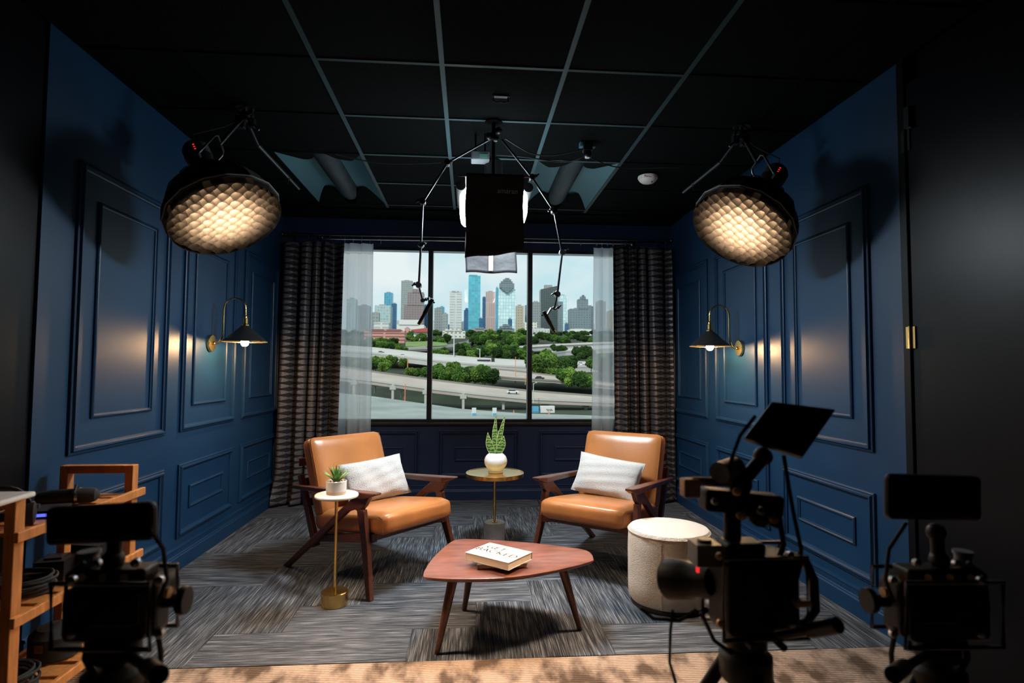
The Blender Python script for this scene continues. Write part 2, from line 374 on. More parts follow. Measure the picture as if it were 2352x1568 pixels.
# side walls: blue panelled part inside the alcove, black part towards the camera
PANEL_ROWS = ((.204, .660), (.864, 2.228))
COLS = ((2.772, 3.612), (3.790, 4.615), (4.772, 5.613))
wl = struct(MB().box(XL-.14, XL, YE, YB+.2, -.05, ZC+.1).build('wall_left', 'blue_paint'), 'navy blue panelled left wall of the set')
panelling(wl, lambda u, v, h: (XL+h, u, v), 'blue_paint', COLS, PANEL_ROWS)
baseboard('baseboard_left', lambda u, z, h: (XL+h, u, z), YE, YB, 'blue_paint', 'navy skirting board along the left wall')
wr = struct(MB().box(XR, XR+.14, YE, YB+.2, -.05, ZC+.1).build('wall_right', 'blue_paint'), 'navy blue panelled right wall of the set')
panelling(wr, lambda u, v, h: (XR-h, u, v), 'blue_paint', COLS, PANEL_ROWS)
baseboard('baseboard_right', lambda u, z, h: (XR-h, u, z), YE, YB, 'blue_paint', 'navy skirting board along the right wall')
struct(MB().box(XL-.20, XL-.012, YF, YE+.01, -.05, ZC+.1).build('wall_left_black', 'black_paint'), 'black satin wall left of the panelled set')
# right: black jamb, hinge and black door leaf in line with the wall
struct(MB().box(XR-.004, XR+.14, 2.517, YE+.001, -.05, ZC+.1).build('trim_1', 'black_paint', bevel=.003), 'black door jamb at the end of the right wall')
struct(MB().box(XR+.045, XR+.20, YF, 2.52, -.05, ZC+.1).build('wall_right_black', 'black_paint'), 'black wall around the door on the right')
dr = struct(MB().box(XR+.004, XR+.044, 1.50, 2.509, .012, 2.62).build('door_1', 'black_paint', bevel=.003), 'black satin door leaf beside the right wall')
for z in (1.427, 2.35, .3):
    h = MB().cyl((XR-.004, 2.513, z-.052), (XR-.004, 2.513, z+.052), .009)
    for k in (-.02, .02): h.lathe([(.0096, -.0006), (.0096, .0006)], 12, Matrix.Translation((XR-.004, 2.513, z+k)))
    h.box(XR-.003, XR+.006, 2.488, 2.513, z-.05, z+.05).box(XR-.006, XR+.002, 2.513, 2.538, z-.05, z+.05)
    tag(h.build('hinge', 'brass' if z < 2 else 'black_metal', dr, smooth=True), 'brass door hinge')
# door closer bracket high on the jamb
MB().box(XR-.02, XR+.01, 2.47, 2.50, 2.40, 2.50).tube([(XR-.012, 2.49, 2.50), (XR-.012, 2.49, 2.40), (XR-.012, 2.46, 2.395)], .006).build('door_stop', 'black_metal', dr)
struct(MB().box(XL-.3, XR+.3, YF-.15, YF, -.05, ZC+.1).build('wall_front', 'black_paint'), 'black wall behind the camera')
# back wall with the window opening
wb = MB().box(XL-.14, XR+.14, YB, YB+.16, -.05, WZ0).box(XL-.14, XR+.14, YB, YB+.16, WZ1, ZC+.1)
wb.box(XL-.14, WX0, YB, YB+.16, WZ0, WZ1).box(WX1, XR+.14, YB, YB+.16, WZ0, WZ1)
wb = struct(wb.build('wall_back', 'back_blue_paint'), 'dark navy back wall around the window')
BC = ((-1.26, -.479), (-.285, .492), (.696, 1.475))
panelling(wb, lambda u, v, h: (u, YB-h, v), 'back_blue_paint', BC, ((.218, .672),))
baseboard('baseboard_back', lambda u, z, h: (u, YB-h, z), XL, XR, 'back_blue_paint', 'dark navy skirting board under the window')
# window: black frame, two mullions, three panes
M1, M2 = -.384, .605
fr = MB().box(WX0, WX1, YB+.01, YB+.11, WZ0, WZ0+.035).box(WX0, WX1, YB+.01, YB+.11, WZ1-.03, WZ1)
fr.box(WX0, WX0+.035, YB+.01, YB+.11, WZ0+.035, WZ1-.03).box(WX1-.035, WX1, YB+.01, YB+.11, WZ0+.035, WZ1-.03)
win = struct(fr.build('window_1', 'window_black'), 'wide black framed window of three panes')
for x in (M1, M2):
    MB().box(x-.023, x+.023, YB-.005, YB+.105, WZ0+.035, WZ1-.03).build('mullion', 'window_black', win, bevel=.003)
for a, b in ((WX0+.035, M1-.023), (M1+.023, M2-.023), (M2+.023, WX1-.035)):
    MB().box(a, b, YB+.055, YB+.058, WZ0+.035, WZ1-.03).build('pane', 'window_glass', win)
MB().box(WX0-.02, WX1+.02, YB-.03, YB+.012, WZ0-.022, WZ0+.004).build('window_sill', 'window_black', win, bevel=.004)

# ------------------------------------------------------------------ floor
fl = struct(MB().box(XL-.3, XR+.3, YF-.2, YB+.2, -.12, -.004).build('floor', 'rubber'), 'floor of the studio laid with carpet')
PW = .311; PX0, PY0, PYB = .36-3*PW, 3.222, 2.592
for j in range(-6, 12):
    for i in range(-8, 12):
        k = (i-j) % 6
        if k == 0: x0, x1, y0, y1, v = PX0+i*PW, PX0+(i+3)*PW, PY0+j*PW, PY0+(j+1)*PW, 0
        elif k == 5: x0, x1, y0, y1, v = PX0+i*PW, PX0+(i+1)*PW, PY0+j*PW, PY0+(j+3)*PW, 1
        else: continue
        x0, x1, y0, y1 = max(x0, XL), min(x1, XR), max(y0, PYB), min(y1, YB)
        if x1-x0 < .02 or y1-y0 < .02: continue
        cx, cy, hx, hy = (x0+x1)/2, (y0+y1)/2, (x1-x0)/2-.0008, (y1-y0)/2-.0008
        if v: hx, hy = hy, hx
        mb = MB(); e = .003; dz = random.uniform(-.0004, .0004)
        mb.add([(-hx, -hy, -.004), (hx, -hy, -.004), (hx, hy, -.004), (-hx, hy, -.004), (-hx, -hy, -.001), (hx, -hy, -.001), (hx, hy, -.001), (-hx, hy, -.001),
                (-hx+e, -hy+e, dz), (hx-e, -hy+e, dz), (hx-e, hy-e, dz), (-hx+e, hy-e, dz)],
               [(0, 3, 2, 1), (0, 1, 5, 4), (1, 2, 6, 5), (2, 3, 7, 6), (3, 0, 4, 7), (4, 5, 9, 8), (5, 6, 10, 9), (6, 7, 11, 10), (7, 4, 8, 11), (8, 9, 10, 11)])
        mb.build('carpet_plank', 'carpet_plank', fl, loc=(cx, cy, 0), rot=(0, 0, PI/2*v))
struct(MB().box(XL-.03, XR+.045, YF, PYB-.002, -.004, .001).build('floor_front', 'beige_carpet'), 'mottled beige and brown carpet in front of the set')

# ------------------------------------------------------------------ ceiling: dropped grid of black tiles
GX, GT = -.7545, .6096
CY = [2.763 - GT*2 + GT*i + (i-2)*.0065 for i in range(8)]     # rows of cross tees: .., 2.763, 3.39, 4.02, 4.62, 5.24
ce = struct(MB().box(XL-.3, XR+.3, YF-.2, YB+.2, ZC+.10, ZC+.24).box(XL-.3, XR+.3, YF-.2, CY[0], ZC, ZC+.11).build('ceiling', 'ceiling_black'), 'black suspended ceiling over the set')
TROF = {(-1, 4), (-1, 5), (2, 4), (2, 5)}                        # cells taken by the two long light troffers
TX = [GX+GT*i for i in range(-2, 6)]
for ci in range(-2, 5):
    x0, x1 = max(GX+GT*ci, XL), min(GX+GT*(ci+1), XR)
    if x1-x0 < .05: continue
    for cj in range(0, 7):
        if (ci, cj) in TROF: continue
        y0 = CY[cj]; y1 = CY[cj+1] if cj < 6 else YB
        y1 = min(y1, YB)
        if y1-y0 < .03: continue
        sag = random.uniform(0, .002)
        MB().box(x0+.009, x1-.009, y0+.009, y1-.009, ZC+.002+sag, ZC+.018).build('ceiling_tile', 'ceiling_black', ce)
for i in range(-1, 5):
    x = GX+GT*i
    if XL < x < XR:
        MB().box(x-.012, x+.012, CY[0], 5.31, ZC-.004, ZC).box(x-.003, x+.003, CY[0], 5.31, ZC, ZC+.035).build('main_tee', 'tee_paint' if i in (1, 2) else ('tee_falloff' if i in (0, 3) else 'ceiling_black'), ce)  # outer tees go darker, then black: lantern falloff put into their colour
for y in CY[:7]:
    for i in range(-2, 5):
        x0, x1 = max(GX+GT*i+.012, XL), min(GX+GT*(i+1)-.012, XR)
        if x1-x0 < .05 or (y == CY[5] and i in (-1, 2)): continue
        MB().box(x0, x1, y-.010, y+.010, ZC-.003, ZC).build('cross_tee', 'tee_paint' if i == 1 else ('tee_falloff' if i in (0, 2) else 'ceiling_black'), ce)  # cross tees darken outwards too, the fading light put into their tone
for nm, x in (('l', XL), ('r', XR)):
    MB().box(min(x, x+(.02 if nm == 'l' else -.02)), max(x, x+(.02 if nm == 'l' else -.02)), CY[0], YB, ZC-.005, ZC).build('wall_angle', 'ceiling_black', ce)
# black soffit strip over the window, between the last tee and the back wall
MB().box(XL, XR, 5.36, YB, ZC-.012, ZC).build('soffit', 'ceiling_black', ce)

# recessed light troffers (switched off): curved white reflectors either side of a perforated basket
def troffer(ci, label):
    x0, x1, y0, y1 = GX+GT*ci+.012, GX+GT*(ci+1)-.012, CY[4]+.010, CY[6]-.010
    cx, cy, hw, hl = (x0+x1)/2, (y0+y1)/2, (x1-x0)/2, (y1-y0)/2
    t = thing('ceiling_light', label, 'ceiling light', (cx, cy, ZC), group='recessed ceiling lights')
    for s in (-1, 1):
        mb = MB()
        def f(u, v, s=s):
            a = u; return (s*(hw - a*(hw-.085)), -hl+v*2*hl, .002+.075*math.sin(a*PI*.5))
        mb.grid(f, 10, 8); mb.build('reflector', 'troffer_white', t, smooth=True)
    # dark curved end plates closing the reflector
    for s in (-1, 1):
        mb = MB()
        def g(u, v, s=s):
            x = -hw + u*2*hw; b = max(0, 1-((abs(x)-hw*.58)/(hw*.42))**2)
            return (x, s*(hl - (1-v)*0 - v*.30*math.sqrt(b)), .001 + .060*v*math.sqrt(b))
        mb.grid(g, 36, 6); mb.build('end_plate', 'ceiling_black', t, smooth=True)
    prof = []
    mb = MB(); n = 12
    vs, fs = [], []
    ys = [(-hl+.01, .25), (-hl+.02, .7), (-hl+.06, 1), (hl-.14, 1), (hl-.06, .8), (hl-.02, .45), (hl-.005, .1)]
    for (yy, sc) in ys:
        for k in range(n+1):
            a = PI*k/n; vs.append((-.082*sc*math.cos(a), yy, .078 - .075*sc*math.sin(a)))
    for q in range(len(ys)-1):
        for k in range(n): fs.append((q*(n+1)+k, q*(n+1)+k+1, (q+1)*(n+1)+k+1, (q+1)*(n+1)+k))
    mb.add(vs, fs); mb.build('lamp_basket', 'troffer_basket', t, smooth=True)
    MB().box(-hw, hw, -hl, hl, .08, .085).build('housing', 'ceiling_black', t)
troffer(-1, 'recessed ceiling light left of the hanging black softbox')
troffer(2, 'recessed ceiling light right of the hanging black softbox')
# smoke detector
p = at(1488, 413, z=ZC-.03)
sd = thing('smoke_detector', 'round white smoke detector reading FIRE on the ceiling', 'smoke detector', (p.x, p.y, ZC-.004))
MB().lathe([(.074, 0), (.076, -.012), (.072, -.022)], 28).build('base', 'white_enamel', sd, smooth=True)
MB().lathe([(.068, -.022), (.064, -.034), (.046, -.048), (.02, -.054), (1e-6, -.055)], 28).build('cap', 'white_enamel', sd, smooth=True)
MB().sphere((.02, -.035, -.049), .007).build('sensor', 'dark_steel', sd, smooth=True)
text_mesh('FIRE', .030, Matrix.Translation((-.022, -.070, -.020)) @ Matrix.Rotation(math.radians(62), 4, 'X'), 'red_print', 'fire_lettering', sd, .001)
# ------------------------------------------------------------------ armchairs
def side_xz(mb, poly, y0, y1):
    """prism of a (forward, height) outline between two lateral positions"""
    M = Matrix(((1, 0, 0, 0), (0, 0, -1, 0), (0, 1, 0, 0), (0, 0, 0, 1)))
    return mb.prism(poly, -max(y0, y1), -min(y0, y1), M)
def bar2(a, b, wa, wb):
    a, b = Vector((a[0], a[1])), Vector((b[0], b[1])); d = (b-a).normalized(); n = Vector((-d.y, d.x))
    return [tuple(a+n*wa), tuple(a-n*wa), tuple(b-n*wb), tuple(b+n*wb)]
def rounded_cushion(lx, ly, lz, r, puff, nx=14, ny=14, nz=5):
    """box with rounded edges and softly crowned faces, centred"""
    mb = MB(); mb.box(-lx/2, lx/2, -ly/2, ly/2, -lz/2, lz/2)
    import bmesh
    bm = bmesh.new(); me = bpy.data.meshes.new('c'); me.from_pydata(mb.v, [], mb.f); bm.from_mesh(me)
    bmesh.ops.subdivide_edges(bm, edges=bm.edges[:], cuts=11, use_grid_fill=True)
    for v in bm.verts:
        x, y, z = v.co
        ix, iy, iz = max(-lx/2+r, min(lx/2-r, x)), max(-ly/2+r, min(ly/2-r, y)), max(-lz/2+r*.98, min(lz/2-r*.98, z))
        d = Vector((x-ix, y-iy, z-iz))
        if d.length > r: d = d.normalized()*r
        p = Vector((ix, iy, iz)) + d
        k = (1-(2*x/lx)**2)*(1-(2*y/ly)**2); p.z += puff*k*(1 if z > 0 else -.3)*abs(2*z/lz)
        v.co = p
    out = MB(); bm.verts.index_update()
    out.v = [tuple(v.co) for v in bm.verts]; out.f = [tuple(v.index for v in f.verts) for f in bm.faces]
    bm.free(); bpy.data.meshes.remove(me); return out
def make_armchair(label, loc, rz):
    t = thing('armchair', label, 'armchair', loc, rz, 'tan leather armchairs')
    for s in (-1, 1):
        # arm: flat board with undercut front end, widest towards the front
        mb = MB()
        xs = [(-.465, .525, .500, .300, .330), (-.20, .541, .512, .292, .338), (.12, .562, .528, .278, .346), (.26, .571, .533, .276, .347), (.351, .578, .566, .290, .340)]
        vs, fs = [], []
        for (u, zt, zb, va, vb) in xs: vs += [(u, s*va, zb), (u, s*vb, zb), (u, s*vb, zt), (u, s*va, zt)]
        for q in range(len(xs)-1):
            for i in range(4): fs.append((q*4+i, q*4+(i+1) % 4, (q+1)*4+(i+1) % 4, (q+1)*4+i))
        fs += [(3, 2, 1, 0), tuple(4*(len(xs)-1)+i for i in range(4))]
        mb.add(vs, fs); mb.build('armrest', 'walnut', t, bevel=.006, seg=2)
        y0, y1 = s*.300, s*.332
        side_xz(MB(), [(.290, .545), (.150, .537), (.118, .508), (.085, .485), (-.555, .0), (-.500, .0), (.10, .440), (.165, .462), (.205, .452), (.250, .49)], y0, y1).build('brace', 'walnut', t, bevel=.006)
        # front leg splays outwards a little
        mb = MB(); top, bot = (.212, .455), (.340, 0)
        vs = []
        for (u, z, w, o) in ((.212, .470, .030, .300), (.262, .27, .026, .305), (.340, 0, .017, .335)):
            vs += [(u-w, s*o, z), (u+w, s*o, z), (u+w, s*(o+.032), z), (u-w, s*(o+.032), z)]
        fs = [(3, 2, 1, 0), (8, 9, 10, 11)] + [(q*4+i, q*4+(i+1) % 4, (q+1)*4+(i+1) % 4, (q+1)*4+i) for q in (0, 1) for i in range(4)]
        mb.add(vs, fs); mb.build('leg', 'walnut', t, bevel=.005)
        side_xz(MB(), bar2((-.445, .585), (-.262, .165), .020, .026), s*.268, s*.300).build('back_post', 'walnut', t, bevel=.005)
        side_xz(MB(), bar2((.285, .312), (-.30, .215), .024, .022), s*.262, s*.300).build('seat_rail', 'walnut', t, bevel=.004)
    for (u, z) in ((.270, .318), (-.285, .225)):
        MB().cbox((u, 0, z), (.032, .54, .046)).build('cross_rail', 'walnut', t, bevel=.004)
    for k in range(3):
        z = .42+.12*k; u = -.262-.183*(z-.165)/.42*1.0+.005
        MB().cbox((u, 0, z), (.016, .56, .05)).build('back_slat', 'walnut', t, bevel=.004)
    # cushions
    sc = rounded_cushion(.664, .580, .128, .050, .014); ang = math.radians(7.0)
    o = sc.build('seat_cushion', 'leather', t, smooth=True, ang=60, loc=(.030, 0, .354), rot=(0, -ang, 0))
    for s in (-1, 1):
        mb = MB(); r = .050
        mb.tube([(-.30, s*(.29-r*.3), .059-r*.28), (.0, s*(.29-r*.3), .060-r*.28), (.285, s*(.29-r*.3), .059-r*.28), (.33-r*.3, s*(.29-r*.3), .035), (.33-r*.3+.003, s*(.29-r*.3), -.045)], .0022, 5)
        mb.build('seam', 'leather_seam', o)
    bc = rounded_cushion(.500, .580, .105, .036, .016); la = math.radians(19.5)
    # local x of the cushion runs up the back, local z faces the sitter
    up = Vector((-math.sin(la), 0, math.cos(la))); fw = Vector((math.cos(la), 0, math.sin(la)))
    c = Vector((-.355, 0, .832)) - up*.25 - fw*.0525
    b = bc.build('back_cushion', 'leather', t, smooth=True, ang=60)
    y = fw.cross(up)
    b.matrix_local = Matrix(((up.x, y.x, fw.x, c.x), (up.y, y.y, fw.y, c.y), (up.z, y.z, fw.z, c.z), (0, 0, 0, 1)))
    for s in (-1, 1):
        MB().tube([(-.21, s*.279, .042), (0, s*.279, .043), (.21, s*.279, .042), (.238, s*.272, .040)], .0022, 5).build('seam', 'leather_seam', b)
    return t
make_armchair('tan leather armchair left of the brass side table, in front of the left drape', (-.548, 3.759, 0), -.724)
make_armchair('tan leather armchair right of the brass side table, behind the round ottoman', (.896, 3.807, 0), -2.214)

# ------------------------------------------------------------------ lumbar pillows
def pillow(label, c, right, up, w, h, th):
    right = Vector(right).normalized(); up = (Vector(up) - right*right.dot(Vector(up))).normalized(); nrm = right.cross(up)
    t = thing('pillow', label, 'pillow', (0, 0, 0), group='cream lumbar pillows')
    t.matrix_world = Matrix(((right.x, up.x, nrm.x, c[0]), (right.y, up.y, nrm.y, c[1]), (right.z, up.z, nrm.z, c[2]), (0, 0, 0, 1)))
    def shape(sg):
        def f(u, v):
            a, b = 2*u-1, 2*v-1
            k = max(0, 1-abs(a)**2.6)**.55 * max(0, 1-abs(b)**2.6)**.55
            ex = 1 - .055*(1-abs(a)**2)*abs(b)**6 * 1.0; ey = 1-.07*(1-b*b)*abs(a)**6
            wr = .004*math.sin(9*a+3*b)*k + .003*math.sin(14*b-4*a)*k
            return (a*w/2*ey, b*h/2*(1-.06*(1-a*a)*abs(b)**4), sg*(th/2*k + wr))
        return f
    mb = MB(); mb.grid(shape(1), 36, 24); mb.grid(lambda u, v: shape(-1)(1-u, v), 36, 24)
    mb.build('pillow_cover', 'boucle_white', t, smooth=True, ang=80)
    f = shape(1); path = [f(i/14, 0) for i in range(14)] + [f(1, i/8) for i in range(8)] + [f(1-i/14, 1) for i in range(14)] + [f(0, 1-i/8) for i in range(8)]
    MB().tube([(p[0], p[1], 0) for p in path], .004, 6, closed=True).build('piping', 'boucle_white', t, smooth=True)
    return t
def chair_pt(loc, rz, u, v, z):
    c, s = math.cos(rz), math.sin(rz); return Vector((loc[0]+u*c-v*s, loc[1]+u*s+v*c, z))
LC, LR, RC, RR = (-.548, 3.759), -.724, (.896, 3.807), -2.214
def chair_dir(rz, u, v, z): c, s = math.cos(rz), math.sin(rz); return Vector((u*c-v*s, u*s+v*c, z))
pillow('cream boucle lumbar pillow on the left armchair, behind the small succulent', chair_pt(LC, LR, -.138, .072, .540), chair_dir(LR, .10, 1, .06), chair_dir(LR, -.42, .05, .9), .47, .275, .135)
pillow('cream boucle lumbar pillow on the right armchair', chair_pt(RC, RR, -.138, -.028, .538), chair_dir(RR, .02, 1, -.09), chair_dir(RR, -.42, 0, .9), .48, .275, .135)

# ------------------------------------------------------------------ ottoman
ot = thing('ottoman', 'round cream boucle ottoman in front of the right armchair', 'ottoman', (1.112, 3.165, 0))
MB().lathe([(.200, 0), (.207, .004), (.207, .022), (.200, .026)], 40).build('plinth', 'rubber', ot, smooth=True)
MB().lathe([(.15, .022), (.207, .024), (.219, .040), (.2215, .12), (.222, .30), (.219, .378), (.214, .388)], 56).build('side_cover', 'boucle_cream', ot, smooth=True)
MB().lathe([(.10, .36), (.2145, .387), (.2165, .394), (.211, .403), (.17, .411), (.08, .415), (1e-6, .416)], 56).build('top_cover', 'boucle_white', ot, smooth=True)
MB().tube([(.2185*math.cos(2*PI*i/48), .2185*math.sin(2*PI*i/48), .388) for i in range(48)], .005, 6, closed=True).build('piping', 'boucle_cream', ot, smooth=True)
a0 = -2.08
MB().tube([(.2225*math.cos(a0), .2225*math.sin(a0), .03+.35*i/8) for i in range(9)], .0022, 5).build('seam', 'boucle_cream', ot)

# ------------------------------------------------------------------ coffee table
TZ = .325
K = (CAMH-TZ)/(CAMH-.42)
OUT = [(-.178, 2.445), (-.163, 2.415), (-.067, 2.393), (.115, 2.388), (.261, 2.42), (.419, 2.49), (.55, 2.573), (.571, 2.62), (.574, 2.684), (.548, 2.745), (.425, 2.815), (.237, 2.89), (.04, 2.938), (-.03, 2.943), (-.069, 2.915), (-.105, 2.827), (-.152, 2.66), (-.175, 2.517)]
TCX, TCY = .17, 2.93
OUT = [(x*K-TCX, y*K-TCY) for x, y in OUT]
def smooth_loop(P, n):
    out, m = [], len(P)
    for i in range(m):
        p0, p1, p2, p3 = [Vector(P[(i+k) % m]) for k in (-1, 0, 1, 2)]
        for q in range(n):
            t = q/n; out.append(tuple(.5*((2*p1)+(p2-p0)*t+(2*p0-5*p1+4*p2-p3)*t*t+(3*p1-p0-3*p2+p3)*t**3)))
    return out
OUT = smooth_loop(OUT, 4)
ct = thing('coffee_table', 'reddish walnut triangular coffee table with three tapered legs', 'coffee table', (TCX, TCY, 0))
mb = MB(); n = len(OUT); vs, fs = [], []
for sc, z in ((.90, TZ-.026), (.975, TZ-.016), (1.0, TZ-.006), (.997, TZ-.001), (.988, TZ)):
    vs += [(x*sc, y*sc, z) for x, y in OUT]
for q in range(4): fs += [(q*n+i, q*n+(i+1) % n, (q+1)*n+(i+1) % n, (q+1)*n+i) for i in range(n)]
fs += [tuple(range(n-1, -1, -1)), tuple(range(4*n, 5*n))]
mb.add(vs, fs); mb.build('tabletop', 'table_walnut', ct, smooth=True, ang=50)
for (fx, fy), (tx, ty) in (((-.129, 2.652), (-.062, 2.735)), ((-.011, 3.114), (.030, 3.03)), ((.555, 2.846), (.468, 2.868))):
    a, b = Vector((tx-TCX, ty-TCY, TZ-.024)), Vector((fx-TCX, fy-TCY, 0)); d = (a-b)
    MB().lathe([(.0105, 0), (.0125, .004), (.022, d.length-.05), (.024, d.length+.006)], 20, frame(b, d)).build('leg', 'walnut', ct, smooth=True)
# books
def book(label, z0, th, pts, cover, z_at):
    P = [at(px, py, z=z_at) for px, py in pts]
    c = sum(P, Vector())/4; ex = ((P[1]-P[0])+(P[2]-P[3]))/2; ey = ((P[3]-P[0])+(P[2]-P[1]))/2
    rz = math.atan2(ex.y, ex.x); return c, ex.length, ey.length, rz
zb1 = TZ+.024; zb2 = zb1+.036
cx_ = at(1150, 1291, z=zb1)
b1 = thing('book', 'grey hardback book lying under the white book on the coffee table', 'book', (cx_.x+.005, cx_.y+.06, TZ), .03, 'books on the coffee table')
MB().box(-.120, .120, -.085, .085, 0, .004).box(-.120, .120, -.085, .085, .020, .024).box(-.120, -.116, -.085, .085, 0, .024).build('cover', 'grey_cloth_cover', b1, bevel=.001)
MB().box(-.115, .116, -.081, .081, .0042, .0198).build('page_block', 'page_edge', b1)
q = [at(px, py, z=zb2) for px, py in ((1070, 1268.5), (1170, 1293), (1220.5, 1266.5), (1123, 1244.5))]
c = sum(q, Vector())/4; ex = (q[1]-q[0]+q[2]-q[3])/2
ey = (q[3]-q[0]+q[2]-q[1])/2; rz = math.atan2(ex.y, ex.x); w, d = ex.length/2, ey.length/2*.98
b2 = thing('book', 'white book with black GET BACKED lettering on the coffee table', 'book', (c.x, c.y, zb1), rz, 'books on the coffee table')
MB().box(-w, w, -d, d, 0, .003).box(-w, w, -d, d, .033, .036).box(-w, w, d-.003, d, 0, .036).build('cover', 'paper', b2, bevel=.001)
MB().box(-w+.003, w-.003, -d+.002, d-.0035, .0032, .0328).build('page_block', 'page_edge', b2)
text_mesh('GET', .056, Matrix.Translation((-.044, .040, .0362)), 'ink', 'cover_lettering', b2, .0002, stretch=1.15)
text_mesh('BACKED', .056, Matrix.Translation((-.005, -.012, .0362)), 'ink', 'cover_lettering', b2, .0002, stretch=1.15)

# ------------------------------------------------------------------ drinks table, succulent
dx, dy = -.708, 3.232
dt = thing('drinks_table', 'slim brass drinks table with white marble top beside the left armchair', 'side table', (dx, dy, 0))
MB().lathe([(.068, 0), (.071, .002), (.071, .070), (.069, .073), (.010, .0745)], 40).build('base', 'brushed_brass', dt, smooth=True, ang=30)
MB().lathe([(.0085, .072), (.0085, .568)], 16).build('stem', 'brass', dt, smooth=True)
MB().lathe([(.03, .562), (.03, .570)], 20).build('mounting_plate', 'brass', dt, smooth=True)
MB().lathe([(.105, .570), (.114, .573), (.116, .579), (.114, .586), (.111, .588)], 48).build('tabletop', 'marble', dt, smooth=True, ang=60)
pt = thing('potted_succulent', 'small spiky succulent in a two-tone white pot on the drinks table', 'potted plant', (dx-.003, dy, .588))
MB().lathe([(.050, 0), (.0525, .002), (.0535, .018)], 36).build('pot_foot', 'ceramic_bare', pt, smooth=True)
MB().lathe([(.0535, .018), (.0545, .070), (.052, .072), (.050, .070), (.049, .058), (1e-6, .058)], 36, caps=False).build('pot', 'ceramic_white', pt, smooth=True)
MB().lathe([(.049, .056), (.03, .062), (1e-6, .064)], 20).build('soil', 'soil', pt, smooth=True)
for k in range(9):
    a = k*.7; MB().sphere((.036*math.cos(a), .036*math.sin(a), .064), random.uniform(.006, .010), 8).build('pebble', 'ceramic_bare', pt, smooth=True)
def blade(L, w, lean, az, curl, th, twist=0, base=(0, 0, 0), n=8):
    """pointed leaf: lens cross-section swept along a bent spine"""
    mb = MB(); ring = 6; vs, fs = [], []
    for i in range(n+1):
        t = i/n; a = lean + curl*t; r = L*t
        x = L*t*math.sin(lean+curl*t*.5); z = L*t*math.cos(lean+curl*t*.5)
        ww = w*(.55+.45*math.sin(min(1, t*1.6)*PI*.5+0))*(1-t**2.2) + 1e-4; tt = th*(1-t*.9)+1e-4
        tw = twist*t
        for k in range(ring):
            b = 2*PI*k/ring; yy = ww*math.cos(b); xx = tt*math.sin(b) + .35*ww*(math.cos(b)**2)
            px, py = xx*math.cos(tw)-yy*math.sin(tw), xx*math.sin(tw)+yy*math.cos(tw)
            vs.append((x+px*math.cos(a), py, z-px*math.sin(a)))
    for i in range(n):
        for k in range(ring): fs.append((i*ring+k, i*ring+(k+1) % ring, (i+1)*ring+(k+1) % ring, (i+1)*ring+k))
    fs += [tuple(range(ring-1, -1, -1)), tuple(n*ring+k for k in range(ring))]
    return mb.add(vs, fs, Matrix.Translation(base) @ Matrix.Rotation(az, 4, 'Z'))
for k in range(26):
    ring = 0 if k < 5 else (1 if k < 14 else 2)
    lean = (.12, .42, .78)[ring] + random.uniform(-.08, .08)
    blade(random.uniform(.090, .108)*(1.05 if ring == 0 else 1), .0085, lean, k*2.4+random.uniform(-.2, .2), .25, .0022, base=(0, 0, .060), n=6).build('leaf', 'succulent_leaf', pt, smooth=True)

# ------------------------------------------------------------------ brass side table, snake plant
sx, sy = .198, 4.25
st = thing('side_table', 'round brass side table with a stone base between the two armchairs', 'side table', (sx, sy, 0))
MB().lathe([(.074, 0), (.0765, .003), (.0765, .158), (.074, .163), (.012, .164)], 40).build('base', 'concrete_base', st, smooth=True, ang=40)
MB().lathe([(.022, .162), (.022, .170), (.0105, .172), (.0105, .495)], 20).build('stem', 'brass', st, smooth=True, ang=30)
MB().lathe([(.205, .492), (.212, .494), (.212, .519), (.209, .521), (.196, .5215), (.194, .5185), (1e-6, .5185)], 64).build('tabletop', 'brass', st, smooth=True, ang=30)
sp = thing('potted_snake_plant', 'snake plant in a round white pot on the brass side table', 'potted plant', (sx+.006, sy, .5185))
MB().lathe([(.050, 0), (.055, .002), (.055, .012), (.052, .014)], 36).build('pot_foot', 'ceramic_white', sp, smooth=True)
prof = [(.048, .012)] + [(.084*math.sin(a), .082-.072*math.cos(a)) for a in [math.radians(d) for d in range(42, 146, 8)]] + [(.046, .142), (.044, .136), (.044, .125), (1e-6, .125)]
MB().lathe(prof, 44, caps=False).build('pot', 'ceramic_white', sp, smooth=True)
MB().lathe([(.046, .12), (.03, .129), (1e-6, .130)], 20).build('soil', 'soil', sp, smooth=True)
def snake_leaf(pts, w, th, yaw, base):
    mb = MB(); ed = MB(); n = len(pts); vs, fs = [], []; R_ = Matrix.Translation(base) @ Matrix.Rotation(yaw, 4, 'Z'); el, er = [], []
    for i, (x, z) in enumerate(pts):
        t = i/(n-1); ww = w*(.62+.38*math.sin(PI*min(1, t*1.15)))*(1-max(0, (t-.55)/.45)**1.8)+5e-4
        for k in range(8):
            b = 2*PI*k/8; vs.append((x+ww*math.cos(b), th*math.sin(b)-.18*w*math.cos(b)**2, z))
        el.append(R_ @ Vector((x-ww, -.18*w, z))); er.append(R_ @ Vector((x+ww, -.18*w, z)))
    fs = [(i*8+k, i*8+(k+1) % 8, (i+1)*8+(k+1) % 8, (i+1)*8+k) for i in range(n-1) for k in range(8)] + [tuple(range(7, -1, -1)), tuple((n-1)*8+k for k in range(8))]
    mb.add(vs, fs, R_); o = mb.build('leaf', 'snake_leaf', sp, smooth=True)
    MB().tube(el, .0016, 5).tube(er, .0016, 5).build('leaf_margin', 'snake_leaf_edge', o)
def curve2(a, b, c, n=10): return [((1-t)**2*a[0]+2*t*(1-t)*b[0]+t*t*c[0], (1-t)**2*a[1]+2*t*(1-t)*b[1]+t*t*c[1]) for t in [i/n for i in range(n+1)]]
